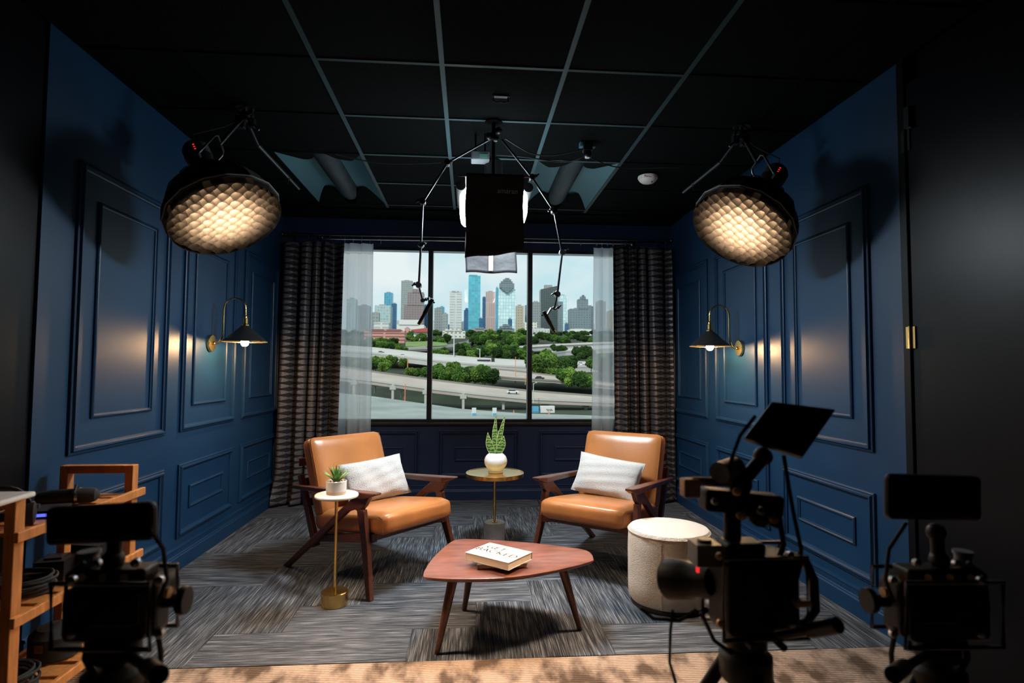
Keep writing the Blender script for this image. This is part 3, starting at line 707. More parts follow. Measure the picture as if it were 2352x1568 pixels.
for p3, w, yaw, base in ((((0, .12), (-.012, .26), (.008, .425)), .017, .15, (-.006, .008, 0)), (((0, .12), (.020, .27), (.062, .420)), .016, -.25, (.008, .014, 0)),
                         (((0, .12), (-.040, .19), (-.046, .292)), .026, .2, (-.016, -.006, 0)), (((0, .12), (.042, .19), (.052, .268)), .028, -.2, (.006, -.012, 0)),
                         (((0, .12), (.012, .22), (-.002, .30)), .024, .6, (.018, .020, 0))):
    snake_leaf(curve2(*p3), w, .005, yaw, base)

# ------------------------------------------------------------------ wall sconces
def sconce(sx_, x0, label):
    t = thing('wall_sconce', label, 'wall lamp', (x0, 4.19, 1.440), group='brass wall sconces')
    M = frame((0, 0, 0), (sx_, 0, 0), (0, 1, 0))
    MB().lathe([(.058, 0), (.060, .003), (.060, .016), (.057, .020), (.012, .021)], 36, M).build('wall_plate', 'brass', t, smooth=True, ang=35)
    MB().sphere((sx_*.026, 0, 0), .012, 12).build('knuckle', 'brass', t, smooth=True)
    path = [(sx_*.018, 0, 0), (sx_*.045, 0, -.002), (sx_*.066, 0, .010), (sx_*.082, 0, .045), (sx_*.087, 0, .10), (sx_*.0875, 0, .18), (sx_*.0875, 0, .245)]
    r = .075; path += [(sx_*(.0875+r-r*math.cos(a)), 0, .245+r*math.sin(a)) for a in [PI*i/12 for i in range(1, 13)]] + [(sx_*(.0875+2*r), 0, .19)]
    MB().tube(path, .0062, 10).build('arm', 'brass', t, smooth=True)
    X = sx_*.2375; T = Matrix.Translation((X, 0, 0))
    MB().lathe([(.009, .197), (.013, .190), (.013, .182), (.0105, .180), (.0155, .176), (.0155, .140), (.024, .134), (.024, .126), (.018, .124)], 24, T).build('socket', 'brass', t, smooth=True, ang=30)
    MB().lathe([(.020, .127), (.030, .120), (.148, .014), (.1475, .012), (.029, .117), (.019, .124)], 48, T, caps=False).build('shade', 'sconce_shade', t, smooth=True, ang=40)
    MB().lathe([(.1495, .0105), (.1495, .0145), (.1465, .0145), (.1465, .0105), (.1495, .0105)], 48, T, caps=False).build('shade_rim', 'brass', t, smooth=True)
    MB().lathe([(.012, .055), (.012, .09)], 16, T).build('bulb_cap', 'brass', t, smooth=True)
    MB().lathe([(.0115, .058), (.014, .045), (.024, .025), (.027, .008), (.023, -.008), (.012, -.018), (1e-6, -.020)], 20, T).build('bulb', 'bulb_glow', t, smooth=True)
sconce(1, XL, 'brass wall sconce with a black cone shade on the left wall')
sconce(-1, XR, 'brass wall sconce with a black cone shade on the right wall')

# ------------------------------------------------------------------ curtains
RZ1, RZ2 = 2.548, 2.528
r1 = thing('curtain_rod', 'long steel curtain rod nearest the room above the window', 'curtain rod', (0, 5.545, 0), group='curtain rods')
MB().cyl((-1.765, 0, RZ1-.012), (1.990, 0, RZ1+.012), .0095).build('rod', 'dark_steel', r1, smooth=True)
for x, z in ((-1.772, RZ1-.012), (1.997, RZ1+.012)): MB().sphere((x, 0, z), .016).build('finial', 'dark_steel', r1, smooth=True)
for x in (-1.70, .12, 1.92):
    MB().cyl((x, .16, RZ1+.013), (x, .0, RZ1+.013), .006).box(x-.02, x+.02, .152, .16, RZ1-.03, RZ1+.05).build('bracket', 'dark_steel', r1)
r2 = thing('curtain_rod', 'thinner rear curtain rod carrying the white sheers', 'curtain rod', (0, 5.62, 0), group='curtain rods')
MB().cyl((-1.42, 0, RZ2-.010), (1.62, 0, RZ2+.010), .0085).build('rod', 'steel', r2, smooth=True)
for x in (-1.42, 1.62): MB().sphere((x, 0, RZ2), .012).build('finial', 'steel', r2, smooth=True)
for x in (-1.36, .12, 1.56): MB().cyl((x, .085, RZ2), (x, .0, RZ2), .005).build('bracket', 'steel', r2)
def rod_z(x, z0, d): return z0 + d*x/1.88
def ring_at(x, y, zc, label, group, m='dark_steel'):
    o = thing('curtain_ring', label, 'curtain ring', (x, y, zc), random.uniform(-.4, .4), group)
    MB().tube([(0, .0165*math.cos(a), .0165*math.sin(a)) for a in [2*PI*i/18 for i in range(18)]], .002, 6, closed=True).build('ring', m, o, smooth=True)
    MB().tube([(0, 0, -.016), (0, .004, -.022), (0, 0, -.03), (0, -.004, -.036), (0, 0, -.042)], .0016, 5).build('clip', m, o)
ORD = ('leftmost', 'second', 'third', 'fourth', 'fifth', 'sixth', 'seventh', 'eighth')
def drape(x0, x1, zt, folds, seed, label, y, flare, edge):
    rnd = random.Random(seed); ph = [rnd.uniform(0, 6.28) for _ in range(6)]; nu, nv = 220, 60
    am = [rnd.uniform(.7, 1.25) for _ in range(folds+2)]
    t = thing('drape', label, 'curtain', ((x0+x1)/2, y, 0), group='patterned drapes')
    W_ = x1-x0; hgt = zt-.012
    def f(u, v):
        zz = .012 + v*hgt
        top = max(0, (v-.93)/.07); low = max(0, (.13-v)/.13)
        uu = u + .045*math.sin(6.28*u*1.4+ph[0]) + .010*math.sin(6.28*u*2.3+ph[0]+v*1.5)
        k = uu*folds; i = int(max(0, min(folds, k))); a = am[i]*(1-(k-i))+am[i+1]*(k-i)
        yy = .058*a*math.sin(2*PI*k+ph[1]*.0) + .012*math.sin(2*PI*k*2.1+ph[2]+v*2)
        yy *= (1-.35*top); yy += low*.030*math.sin(7*u+ph[3]+v*30)
        sway = .018*math.sin(2.2*v+ph[4])*(1-v)
        xx = x0 + W_*u + .010*math.sin(2*PI*k+1.3) + sway + flare*low**1.4*(u-.5)*2*.09 + (edge*.02*(1-v)*(1-v))
        return (max(XL+.03, min(XR-.03, xx))-(x0+x1)/2, yy - .02*low, zz - .006*top*abs(math.sin(PI*k)))
    arc = [0]; prev = f(0, .5)
    for i in range(1, nu+1):
        p = f(i/nu, .5); arc.append(arc[-1]+.9*math.hypot(p[0]-prev[0], p[1]-prev[1])); prev = p
    mb = MB(); mb.grid(f, nu, nv, lambda u, v: (arc[int(round(u*nu))], v*hgt))
    mb.build('drape_cloth', 'drape_cloth', t, smooth=True, ang=80, solid=.003)
    n = folds+1
    return [x0 + W_*(k+.5)/n for k in range(n)]
xs = drape(-1.775, -1.180, 2.470, 5, 3, 'dark patterned drape left of the window, metallic spindle weave', 5.545, 1, -1)
for k, x in enumerate(xs): ring_at(x, 5.545, rod_z(x, RZ1, .012)-.006, ORD[k] + ' steel ring from the left on the left patterned drape', 'rings of the left drape')
xs = drape(1.400, 1.985, 2.492, 5, 9, 'dark patterned drape right of the window, metallic spindle weave', 5.545, 1, 1)
for k, x in enumerate(xs): ring_at(x, 5.545, rod_z(x, RZ1, .012)-.006, ORD[k] + ' steel ring from the left on the right patterned drape', 'rings of the right drape')
def sheer(x0, x1, b0, b1, zt, folds, seed, label):
    rnd = random.Random(seed); ph = [rnd.uniform(0, 6.28) for _ in range(5)]
    t = thing('sheer_curtain', label, 'curtain', ((x0+x1)/2, 5.62, 0), group='white sheer curtains')
    def f(u, v):
        a, b = b0+(x0-b0)*v, b1+(x1-b1)*v
        top = max(0, (v-.9)/.1); pin = .012*math.sin(v*PI)
        yy = (.024*math.sin(2*PI*folds*u+ph[0]) + .010*math.sin(2*PI*folds*1.9*u+ph[1]+v))*(1-.4*top)
        return (a+(b-a)*u + .008*math.sin(2*PI*folds*u+ph[2]) - (x0+x1)/2 + .006*math.sin(3*v+ph[3]), yy, .03+v*(zt-.03))
    MB().grid(lambda u, v: f(u, v*.958), 90, 30).build('sheer_cloth', 'sheer_cloth', t, smooth=True, ang=80)
    MB().grid(lambda u, v: f(u, .958+v*.042), 90, 4).build('header', 'sheer_header', t, smooth=True, ang=80)
    for k in range(4):
        x = x0+(x1-x0)*(k+.5)/4; ring_at(x, 5.62, rod_z(x, RZ2, .010)-.004, ORD[k] + ' chrome ring from the left on the ' + ('left' if x < 0 else 'right') + ' sheer curtain', 'rings of the sheers', 'steel')
sheer(-1.245, -.925, -1.235, -.915, 2.478, 3.0, 5, 'white sheer curtain left of the window')
sheer(1.232, 1.452, 1.185, 1.440, 2.488, 2.4, 6, 'white sheer curtain right of the window')
for x in (-.86, 1.10): ring_at(x, 5.62, rod_z(x, RZ2, .010)-.004, 'spare brass ring on the rear curtain rod beside the ' + ('left' if x < 0 else 'right') + ' sheer', 'spare curtain rings', 'brass')
# ------------------------------------------------------------------ the two key lights: deep round softboxes with cloth grids
def softbox(c, n, mount, boom, label, roll):
    c, n = Vector(c), Vector(n).normalized()
    t = thing('studio_softbox', label, 'studio light', c, group='round gridded softboxes')
    M = frame((0, 0, 0), n, (1, 0, 0)) @ Matrix.Rotation(roll, 4, 'Z')
    RR_ = .290
    MB().lathe([(.070, -.270), (.085, -.268), (.160, -.222), (.226, -.150), (.268, -.070), (.2895, -.004), (.283, -.004), (.262, -.070), (.220, -.146), (.155, -.217), (.070, -.262)], 16, M, caps=False).build('dome', 'black_fabric', t)
    MB().tube([M @ Vector((RR_*math.cos(2*PI*i/16), RR_*math.sin(2*PI*i/16), 0)) for i in range(16)], .0042, 6, closed=True).build('rim_piping', 'softbox_piping', t)
    for i in range(16):
        a = 2*PI*i/16; d = Vector((math.cos(a), math.sin(a), 0))
        MB().tube([M @ (d*r + Vector((0, 0, z))) for r, z in ((.086, -.271), (.163, -.226), (.2295, -.152), (.2715, -.070), (.2925, -.002))], .0028, 5).build('rib', 'black_metal', t)
    MB().lathe([(.286, -.004), (.290, .010), (.284, .012), (.281, -.002)], 16, M, caps=False).build('rim_band', 'black_fabric', t)
    # glowing front cloth
    o = MB().lathe([(1e-6, 0), (.09, 0), (.18, 0), (.262, 0)], 32, None, caps=False).build('diffuser', 'dome_diffuser', t)
    o.matrix_local = Matrix.Translation(n*-.020) @ M
    MB().lathe([(.258, -.014), (.284, -.010), (.286, -.004), (.260, -.008)], 16, M, caps=False).build('diffuser_border', 'black_fabric', t)
    # grid: two sets of interlaced cloth strips
    rnd = random.Random(11); sp_, R0 = .0435, .279; z0, z1 = -.006, .050
    for ax in (0, 1):
        for k in range(-6, 7):
            off = k*sp_
            if abs(off) > R0-.01: continue
            L = math.sqrt(R0*R0-off*off); nn = max(4, int(2*L/(sp_/4))); vs, fs = [], []
            for i in range(nn+1):
                s_ = -L+2*L*i/nn; b = .0032*math.sin(2*PI*s_/(2*sp_)+k*PI+ax) + rnd.uniform(-.0010, .0010)
                hz = z1 + .005*abs(math.cos(PI*s_/sp_)) + .012*(1-(s_*s_+off*off)/(R0*R0)) - .010
                for z, bb in ((z0, b*.2), ((z0+hz)/2, b*.7), (hz, b)):
                    vs.append((s_, off+bb, z) if ax == 0 else (off+bb, s_, z))
            for i in range(nn):
                for q in (0, 1): fs.append((i*3+q, (i+1)*3+q, (i+1)*3+q+1, i*3+q+1))
            MB().add(vs, fs, M).build('grid_strip', 'grid_cloth', t, smooth=True, ang=25)
    MB().lathe([(R0, z0), (R0+.002, z1-.02), (R0+.001, z1)], 48, M, caps=False).build('grid_border', 'grid_cloth', t, smooth=True)
    # lamp head, yoke and ceiling mount
    MB().lathe([(.080, -.285), (.080, -.262), (.05, -.262), (.05, -.285), (.080, -.285)], 32, M, caps=False).build('speed_ring', 'black_metal', t)
    MB().lathe([(.055, -.285), (.062, -.300), (.062, -.36), (.066, -.37), (.066, -.455), (.058, -.468), (.02, -.47)], 28, M).build('lamp_head', 'black_plastic', t, smooth=True, ang=35)
    for k in range(5): MB().lathe([(.067, -.385-.014*k), (.0695, -.388-.014*k), (.067, -.391-.014*k)], 28, M, caps=False).build('cooling_fin', 'black_metal', t)
    Q = Vector(mount)-c; H = n*-.345; d = (Q-H); dist = d.length; d.normalize(); a = n.cross(d).normalized(); e = min(.17, dist*.5)
    MB().tube([H+a*.078, H+a*.078+d*(e-.02), H+a*.060+d*e, H-a*.060+d*e, H-a*.078+d*(e-.02), H-a*.078], .0062, 8).build('yoke', 'dark_steel', t, smooth=True)
    for s in (-1, 1): MB().cyl(H+a*s*.060, H+a*s*.100, .016).build('yoke_knob', 'black_plastic', t, smooth=True)
    MB().cyl(H+d*(e-.01), Q, .011).build('stem', 'black_metal', t, smooth=True)
    MB().sphere(Q, .030, 14).cyl(Q, Q+Vector((.05, -.03, .015)), .012).cyl(Q+Vector((.05, -.03, .0)), Q+Vector((.05, -.03, .035)), .008).build('clamp', 'black_metal', t, smooth=True)
    sgn = 1 if c.x < 0 else -1
    for k_, (ox, oy, oz, w_, h_) in enumerate(((-.03, .02, -.03, .05, .07), (.045, -.01, -.045, .035, .05), (.0, .05, .02, .06, .03))):
        MB().cbox(Q+Vector((sgn*ox, oy, oz)), (w_, .04, h_), None).cyl(Q+Vector((sgn*ox, oy-.05, oz)), Q+Vector((sgn*ox, oy+.03, oz)), .010).build('grip_block', 'black_metal', t, bevel=.004)
    MB().cyl(Q+Vector((sgn*.02, -.06, -.02)), Q+Vector((sgn*.10, -.05, -.10)), .006).cyl(Q+Vector((sgn*-.02, -.05, .01)), Q+Vector((sgn*.04, -.07, .03)), .006).build('clamp_handle', 'dark_steel', t, smooth=True)
    top = Vector((Q.x, Q.y, ZC-c.z))
    MB().cyl(Q, top, .013).lathe([(.05, 0), (.05, .006)], 24, Matrix.Translation(top-Vector((0, 0, .006)))).build('ceiling_mount', 'black_metal', t, smooth=True, ang=30)
    B0, B1 = Vector(boom[0])-c, Vector(boom[1])-c
    bm_ = MB().cyl(B0, B1, .0125).build('boom', 'boom_tube', t, smooth=True)
    MB().cyl(Q, B0, .010).build('boom_link', 'black_metal', t, smooth=True)
    mid = B0.lerp(B1, .70); MB().sphere(mid, .020, 10).cyl(mid, mid+Vector((0, 0, -.05)), .006).build('boom_clamp', 'black_metal', bm_, smooth=True)
    # red readout and cables on the lamp head
    u = (M @ Vector((1, 0, 0))); side = a if a.dot(Vector((0, -1, 0))) > 0 else -a
    w = side.cross(n).normalized()
    for k in range(3):
        MB().cbox((0, 0, 0), (.004, .009, .003), frame(n*(-.395-.016*k)+side*.0672, side, n)).build('readout', 'red_led', t)
    MB().tube([n*-.46, n*-.50+Vector((0, 0, .05)), Q*.6+n*-.2, Q+Vector((0, 0, .0))], .004, 6).build('cable', 'rubber', t, smooth=True)
    return t
softbox((-1.286, 3.086, 2.073), (.466, -.270, -.842), at(562, 266, z=2.705), (at(592, 332, z=2.64), at(686, 433, z=2.64)), 'lit round softbox hanging at upper left beside the left wall', .35)
softbox((1.540, 3.115, 2.090), (-.579, -.249, -.776), at(1703, 308, z=2.705), (at(1655, 372, z=2.64), at(1570, 441, z=2.60)), 'lit round softbox hanging at upper right beside the right wall', -.25)

# ------------------------------------------------------------------ hanging lantern with black skirts
LX, LY, LZ = .145, 3.63, 2.285
ln = thing('hanging_softbox', 'hanging lantern softbox with long black skirt panel in front of the window', 'studio light', (LX, LY, ZC))
def rel(v): return Vector(v) - Vector((LX, LY, ZC))
def sq(r, z, n=40, e=5):
    return [(r*math.copysign(abs(math.cos(a))**(2/e), math.cos(a)), r*.97*math.copysign(abs(math.sin(a))**(2/e), math.sin(a)), z) for a in [2*PI*i/n for i in range(n)]]
def loft(rings):
    mb = MB(); n = len(rings[0]); vs = [p for q in rings for p in q]
    return mb.add(vs, [(i*n+k, i*n+(k+1) % n, (i+1)*n+(k+1) % n, (i+1)*n+k) for i in range(len(rings)-1) for k in range(n)] + [tuple(range(n-1, -1, -1)), tuple((len(rings)-1)*n+k for k in range(n))])
loft([sq(.205, -.530), sq(.211, -.50), sq(.211, -.42), sq(.205, -.385), sq(.17, -.368)]).build('lantern_side', 'lantern_cloth', ln, smooth=True, ang=80)
loft([sq(.12, -.556), sq(.17, -.553), sq(.195, -.545), sq(.205, -.531)]).build('lantern_bottom', 'lantern_bottom', ln, smooth=True, ang=80)
MB().lathe([(.150, -.374), (.152, -.352), (.07, -.335), (.055, -.29)], 40).build('top_cap', 'black_fabric', ln, smooth=True, ang=40)
MB().lathe([(.055, -.33), (.058, -.30), (.058, -.16), (.05, -.15)], 28).build('lamp_head', 'black_plastic', ln, smooth=True, ang=35)
px_, py_ = .135-LX, 3.40-LY
MB().cyl((px_, py_, 0), (px_, py_, -.33), .012).cyl((px_, py_, -.25), (0, 0, -.25), .010).build('drop_pole', 'black_metal', ln, smooth=True)
MB().lathe([(.055, -.008), (.055, 0)], 24, Matrix.Translation((px_, py_, 0))).build('ceiling_plate', 'ceiling_black', ln)
for k in range(4): MB().sphere((px_+.03*math.cos(k*1.7), py_+.03*math.sin(k*1.7), -.05-.02*k), .022, 10).build('grip_head', 'black_metal', ln, smooth=True)
# front skirt: hanging black cloth, near side
def skirt(x0, x1, y, zt, zb, bow, seed, nu=24, nv=24, lift=0):
    rnd = random.Random(seed); a, b = rnd.uniform(0, 6), rnd.uniform(0, 6)
    def f(u, v):
        z = zb+(zt-zb)*v; w = .010*math.sin(5*u+a+3*v)+.006*math.sin(11*v+b)
        return rel((x0+(x1-x0)*u + .004*math.sin(9*v+a), y + bow*(1-(2*u-1)**2) + w*.6, z + lift*(u-.3)*(1-v) + .004*math.sin(3*PI*u)*(1-v) - .007*math.sin(PI*u)*v))
    return MB().grid(f, nu, nv)
fs_ = skirt(-.028, .318, 3.392, 2.437, 1.938, -.006, 2, lift=.04).build('front_skirt', 'black_fabric', ln, smooth=True, ang=80, solid=.004)
bs_ = skirt(-.030, .316, 3.850, 2.40, 1.918, .012, 4).build('back_skirt', 'skirt_grey', ln, smooth=True, ang=80, solid=.004)
MB().grid(lambda u, v: rel((.128+.026*u+.004*v, 3.842-.003, 1.93+.34*v)), 2, 6).build('velcro_strip', 'velcro_white', bs_, solid=.002)
for x in (-.058, .350): MB().cyl(rel((x, 3.43, 2.372)), rel((x, 3.84, 2.368)), .030, n=16).build('rolled_skirt', 'black_fabric', ln, smooth=True)
for y in (3.402, 3.845): MB().cyl(rel((-.075, y, 2.420)), rel((.365, y, 2.428)), .005).build('skirt_bar', 'black_metal', ln)
for x in (-.03, .32): MB().cyl(rel((x, 3.402, 2.424)), rel((x, 3.85, 2.424)), .005).build('skirt_bar', 'black_metal', ln)
P_ = min((Vector(v.co) + Vector((LX, LY, ZC)) for v in fs_.data.vertices), key=lambda p: (p - at(1166, 439, y=3.39)).length)
P_ = at(1166, 439, y=P_.y-.0075)
text_mesh('amaran', .044, Matrix.Translation(rel(P_)) @ Matrix.Rotation(.07, 4, 'Y') @ Matrix.Rotation(-.05, 4, 'Y') @ Matrix.Rotation(PI/2, 4, 'X'), 'skirt_print', 'lettering', fs_, .0005, stretch=.95)

# ------------------------------------------------------------------ articulated arms
def arm(label, pts, tipa, tipb):
    P = [at(px, py, y=y) for px, py, y in pts]
    t = thing('articulated_arm', label, 'camera arm', P[0], group='articulated arms'); P = [p-P[0] for p in P]
    for i in range(len(P)-1):
        MB().cyl(P[i], P[i+1], .0068 if i < 4 else .0055, n=14).build('arm_section', 'arm_metal' if i else 'dark_steel', t, smooth=True)
    for i in range(1, len(P)):
        d = (P[i]-P[i-1]).normalized(); r = .021 if i < 5 else .015
        o = MB().cyl(P[i]-Vector((0, r, 0)), P[i]+Vector((0, r*1.1, 0)), r*.85, n=16).sphere(P[i], r*.95, 12).build('joint', 'joint_metal' if i > 2 else 'black_metal', t, smooth=True, ang=40)
        k = P[i]+Vector((.022 if i % 2 else -.022, -.016, .006))
        MB().cyl(P[i], k, .007).sphere(k, .011, 8).cyl(k-Vector((.018, 0, .012)), k+Vector((.018, 0, .012)), .005).build('locking_lever', 'black_metal', o, smooth=True)
    O_ = Vector(t.location); a, b = at(tipa[0], tipa[1], y=tipa[2])-O_, at(tipb[0], tipb[1], y=tipb[2])-O_; d = (b-a).normalized(); Mf = frame(a, d, (0, 1, 0)); L = (b-a).length
    MB().lathe([(.010, 0), (.013, .005), (.013, L*.55), (.010, L*.6), (.010, L*.93)], 14, Mf).build('grip', 'black_plastic', t, smooth=True)
    MB().lathe([(.0105, L*.93), (.0105, L)], 14, Mf).build('grip_end', 'brass', t, smooth=True)
    MB().cbox((0, 0, L*.15), (.03, .022, .06), Mf).cbox((.018, 0, L*.05), (.012, .04, .012), Mf).build('clamp_jaw', 'black_plastic', t, bevel=.003)
    MB().tube([P[-1], (P[-1]+a)/2+Vector((.01, -.01, .012)), a+d*L*.2], .008, 8).build('clamp_link', 'joint_metal', t, smooth=True)
    return t
arm('articulated metal arm hanging left of the central black skirt', [(1135, 314, 3.40), (1028, 374, 3.42), (971, 464, 3.46), (967, 562, 3.50), (962, 655, 3.52), (971, 690, 3.52)], (993, 688, 3.50), (961, 745, 3.50))
arm('articulated metal arm hanging right of the central black skirt', [(1152, 320, 3.40), (1222, 408, 3.42), (1273, 485, 3.46), (1291, 580, 3.50), (1280, 676, 3.52), (1273, 708, 3.52)], (1250, 718, 3.50), (1274, 762, 3.50))

# ------------------------------------------------------------------ small gear on the ceiling
p = at(1103, 362, z=2.60)
pb = thing('power_supply', 'small pale power supply box hung under the ceiling behind the arms', 'power supply', p)
MB().cbox((0, 0, 0), (.115, .09, .055)).build('case', 'gear_grey', pb, bevel=.006)
MB().cbox((.02, -.046, -.004), (.05, .003, .024)).build('sticker', 'sticker_green', pb)
MB().cyl((-.03, 0, .025), (-.03, 0, ZC-p.z), .006).cyl((.03, 0, .025), (.03, 0, ZC-p.z), .006).build('hanger', 'black_metal', pb)
p = at(1349, 345, z=2.70)
sn = thing('ceiling_camera', 'small black dome camera on a pale bracket under the ceiling, right of centre', 'camera', (p.x, p.y, ZC))
MB().box(-.05, .05, -.02, .02, -.006, 0).box(-.052, -.03, -.022, .022, -.035, -.004).box(.03, .052, -.022, .022, -.035, -.004).build('bracket', 'troffer_white', sn, bevel=.003)
MB().cbox((0, 0, -.035), (.06, .06, .05)).lathe([(.022, -.10), (.026, -.09), (.026, -.055)], 18).build('body', 'black_plastic', sn, bevel=.004)
MB().lathe([(.016, -.104), (.018, -.10)], 16).build('lens', 'steel', sn, smooth=True)
p = at(1150, 224, z=2.745)
bk = thing('ceiling_bracket', 'small black cable bracket on the dark ceiling above the rig', 'bracket', (p.x, p.y, ZC))
MB().box(-.045, .045, -.012, .012, -.006, 0).tube([(-.04, 0, -.004), (-.04, 0, -.03), (-.02, 0, -.036), (0, 0, -.03), (.02, 0, -.036), (.04, 0, -.03), (.04, 0, -.004)], .004).build('bracket_loop', 'black_plastic', bk)
def cable(label, pts, zs, r=.0045):
    P = [at(px, py, z=z) for (px, py), z in zip(pts, zs)]
    Q = []
    for i in range(len(P)-1):
        p0, p1, p2, p3 = P[max(i-1, 0)], P[i], P[i+1], P[min(i+2, len(P)-1)]
        for k in range(8):
            t = k/8; Q.append(.5*((2*p1)+(p2-p0)*t+(2*p0-5*p1+4*p2-p3)*t*t+(3*p1-p0-3*p2+p3)*t**3))
    Q.append(P[-1]); tag(MB().tube(Q, r, 6).build('cable', 'rubber', smooth=True), label, 'cable', 'cables under the ceiling')
cable('upper black cable slung from the central rig to the dome camera', [(1160, 318), (1220, 352), (1275, 356), (1338, 343)], [2.66, 2.64, 2.65, 2.70])
cable('lower black cable slung from the central rig to the dome camera', [(1140, 356), (1200, 360), (1290, 372), (1336, 362), (1342, 345)], [2.62, 2.62, 2.62, 2.64, 2.69])
cable('black cable running under the left recessed ceiling light to the rig', [(770, 354), (860, 373), (940, 376), (1012, 373)], [2.74, 2.70, 2.68, 2.66])
cable('black cable running right from the dome camera along the ceiling', [(1357, 362), (1400, 380), (1450, 386), (1560, 384)], [2.69, 2.71, 2.73, 2.748])

# ------------------------------------------------------------------ wooden utility cart and the things on it
CX0, CX1, CYA, CYB = -1.755, -1.452, 2.02, 2.672
ca = thing('utility_cart', 'orange wooden utility cart standing against the left wall', 'cart', (-1.60, 2.34, 0))
def cr(x, y, z): return (x+1.60, y-2.34, z)
def cbx(x0, x1, y0, y1, z0, z1, name, bev=.003):
    a, b = cr(x0, y0, z0), cr(x1, y1, z1); return MB().box(a[0], b[0], a[1], b[1], a[2], b[2]).build(name, 'cart_wood', ca, bevel=bev)
for y in (CYA, CYB):
    for x in (CX0, CX1-.034): cbx(x, x+.034, y-.022, y+.022, .0, .84, 'post')
    cbx(CX0+.034, CX1-.034, y-.022, y+.022, .806, .84, 'top_bar')
for zs in (.700, .430, .130):
    for x in (CX0+.034, CX1-.0): cbx(x-.0, x+.018, CYA-.03, CYB+.052, zs, zs+.034, 'side_rail')
    for k in range(6):
        y = CYA+.03+k*(CYB-CYA-.06)/5.5; cbx(CX0+.052, CX1, y, y+.085, zs+.004, zs+.018, 'shelf_slat')
tr = thing('marble_tray', 'white stone tray lying on the near end of the wooden cart', 'tray', (-1.60, 1.90, .840))
MB().box(-.20, .185, -.16, .135, 0, .018).build('slab', 'marble', tr, bevel=.008, seg=3)
MB().box(-.17, .155, -.13, .105, .018, .0185).build('inlay', 'marble', tr)
def small(name, label, cat, parts, loc, rz=0, group='gear on the wooden cart'):
    t = thing(name, label, cat, loc, rz, group)
    for nm, mb, m in parts: mb.build(nm, m, t, smooth=True, ang=35)
    return t
MX = Matrix.Rotation(PI/2, 4, 'Y')
small('microphone', 'black studio microphone lying on top of the wooden cart', 'microphone',
      [('body', MB().lathe([(.012, -.11), (.024, -.10), (.030, -.06), (.030, .02)], 22, MX), 'black_plastic'), ('ring', MB().lathe([(.0315, .02), (.0315, .03)], 22, MX), 'steel'),
       ('windscreen', MB().lathe([(.030, .03), (.031, .06), (.026, .085), (.012, .098), (1e-6, .1)], 22, MX), 'black_fabric'), ('yoke', MB().tube([(.025, -.02, .0), (.02, -.037, .02), (.02, 0, .042), (.02, .037, .02), (.025, .02, 0)], .005), 'black_metal')],
      (-1.585, 2.46, .75), .35)
small('audio_interface', 'flat black box with a glowing blue strip on the cart', 'audio device',
      [('case', MB().box(-.09, .09, -.06, .06, 0, .028), 'black_plastic'), ('light_strip', MB().box(-.05, .085, -.063, -.060, .008, .018), 'blue_led'), ('knob', MB().lathe([(.012, .028), (.012, .042)], 14), 'dark_steel')],
      (-1.585, 2.28, .718), .25)
small('headphones', 'black headphones hanging at the near post of the cart', 'headphones',
      [('headband', MB().tube([(.075*math.cos(a), 0, .02+.075*math.sin(a)) for a in [PI*i/12 for i in range(13)]], .007), 'black_plastic'),
       ('ear_cup', MB().lathe([(.03, -.015), (.038, -.01), (.038, .012), (.03, .016)], 20, Matrix.Translation((-.075, 0, 0)) @ MX), 'black_plastic'), ('ear_cup', MB().lathe([(.03, -.015), (.038, -.01), (.038, .012), (.03, .016)], 20, Matrix.Translation((.075, 0, 0)) @ MX), 'black_plastic')],
      (-1.585, 2.12, .757), .5)
def coil(label, loc, r, turns, rnd, rr=.005, m='rubber'):
    t = thing('cable_coil', label, 'cable', loc, group='gear on the wooden cart'); rn = random.Random(rnd)
    for k in range(turns):
        q = r*rn.uniform(.82, 1.08); ox, oy = rn.uniform(-.012, .012), rn.uniform(-.012, .012); tl = rn.uniform(-.12, .12); z = .007+k*.006
        MB().tube([(ox+q*math.cos(a), oy+q*.9*math.sin(a), z+rn.uniform(0, .003)+abs(tl)*.2*(1+math.sin(a+rnd))*q) for a in [2*PI*i/28 for i in range(28)]], rr, 6, closed=True).build('loop', m, t, smooth=True)
coil('black cable coil on the middle shelf of the cart', (-1.60, 2.25, .448), .095, 9, 1)
coil('black cable coil on the bottom shelf of the cart', (-1.60, 2.16, .148), .10, 11, 2)
small('lens_case', 'small dark case with yellow print on the middle shelf of the cart', 'box',
      [('case', MB().box(-.06, .06, -.045, .045, 0, .10), 'black_plastic'), ('band', MB().box(-.061, .061, -.046, .046, .0, .03), 'paper'), ('print', MB().box(-.02, .03, -.0465, -.0455, .05, .08), 'yellow_print')], (-1.53, 2.53, .448), -.2)
small('battery_charger', 'black charger block on the middle shelf of the cart', 'charger',
      [('case', MB().box(-.05, .05, -.06, .06, 0, .075), 'black_plastic'), ('socket', MB().box(-.03, .03, -.03, .03, .075, .082), 'dark_steel')], (-1.60, 2.42, .448), .2)
small('tool_pouch', 'black tool pouch on the bottom shelf of the cart', 'bag',
      [('pouch', MB().lathe([(.07, 0), (.085, .01), (.085, .09), (.06, .115), (.02, .12)], 18), 'black_fabric'), ('clasp', MB().box(-.015, .015, -.09, -.084, .05, .08), 'brass')], (-1.59, 2.42, .148), 0)

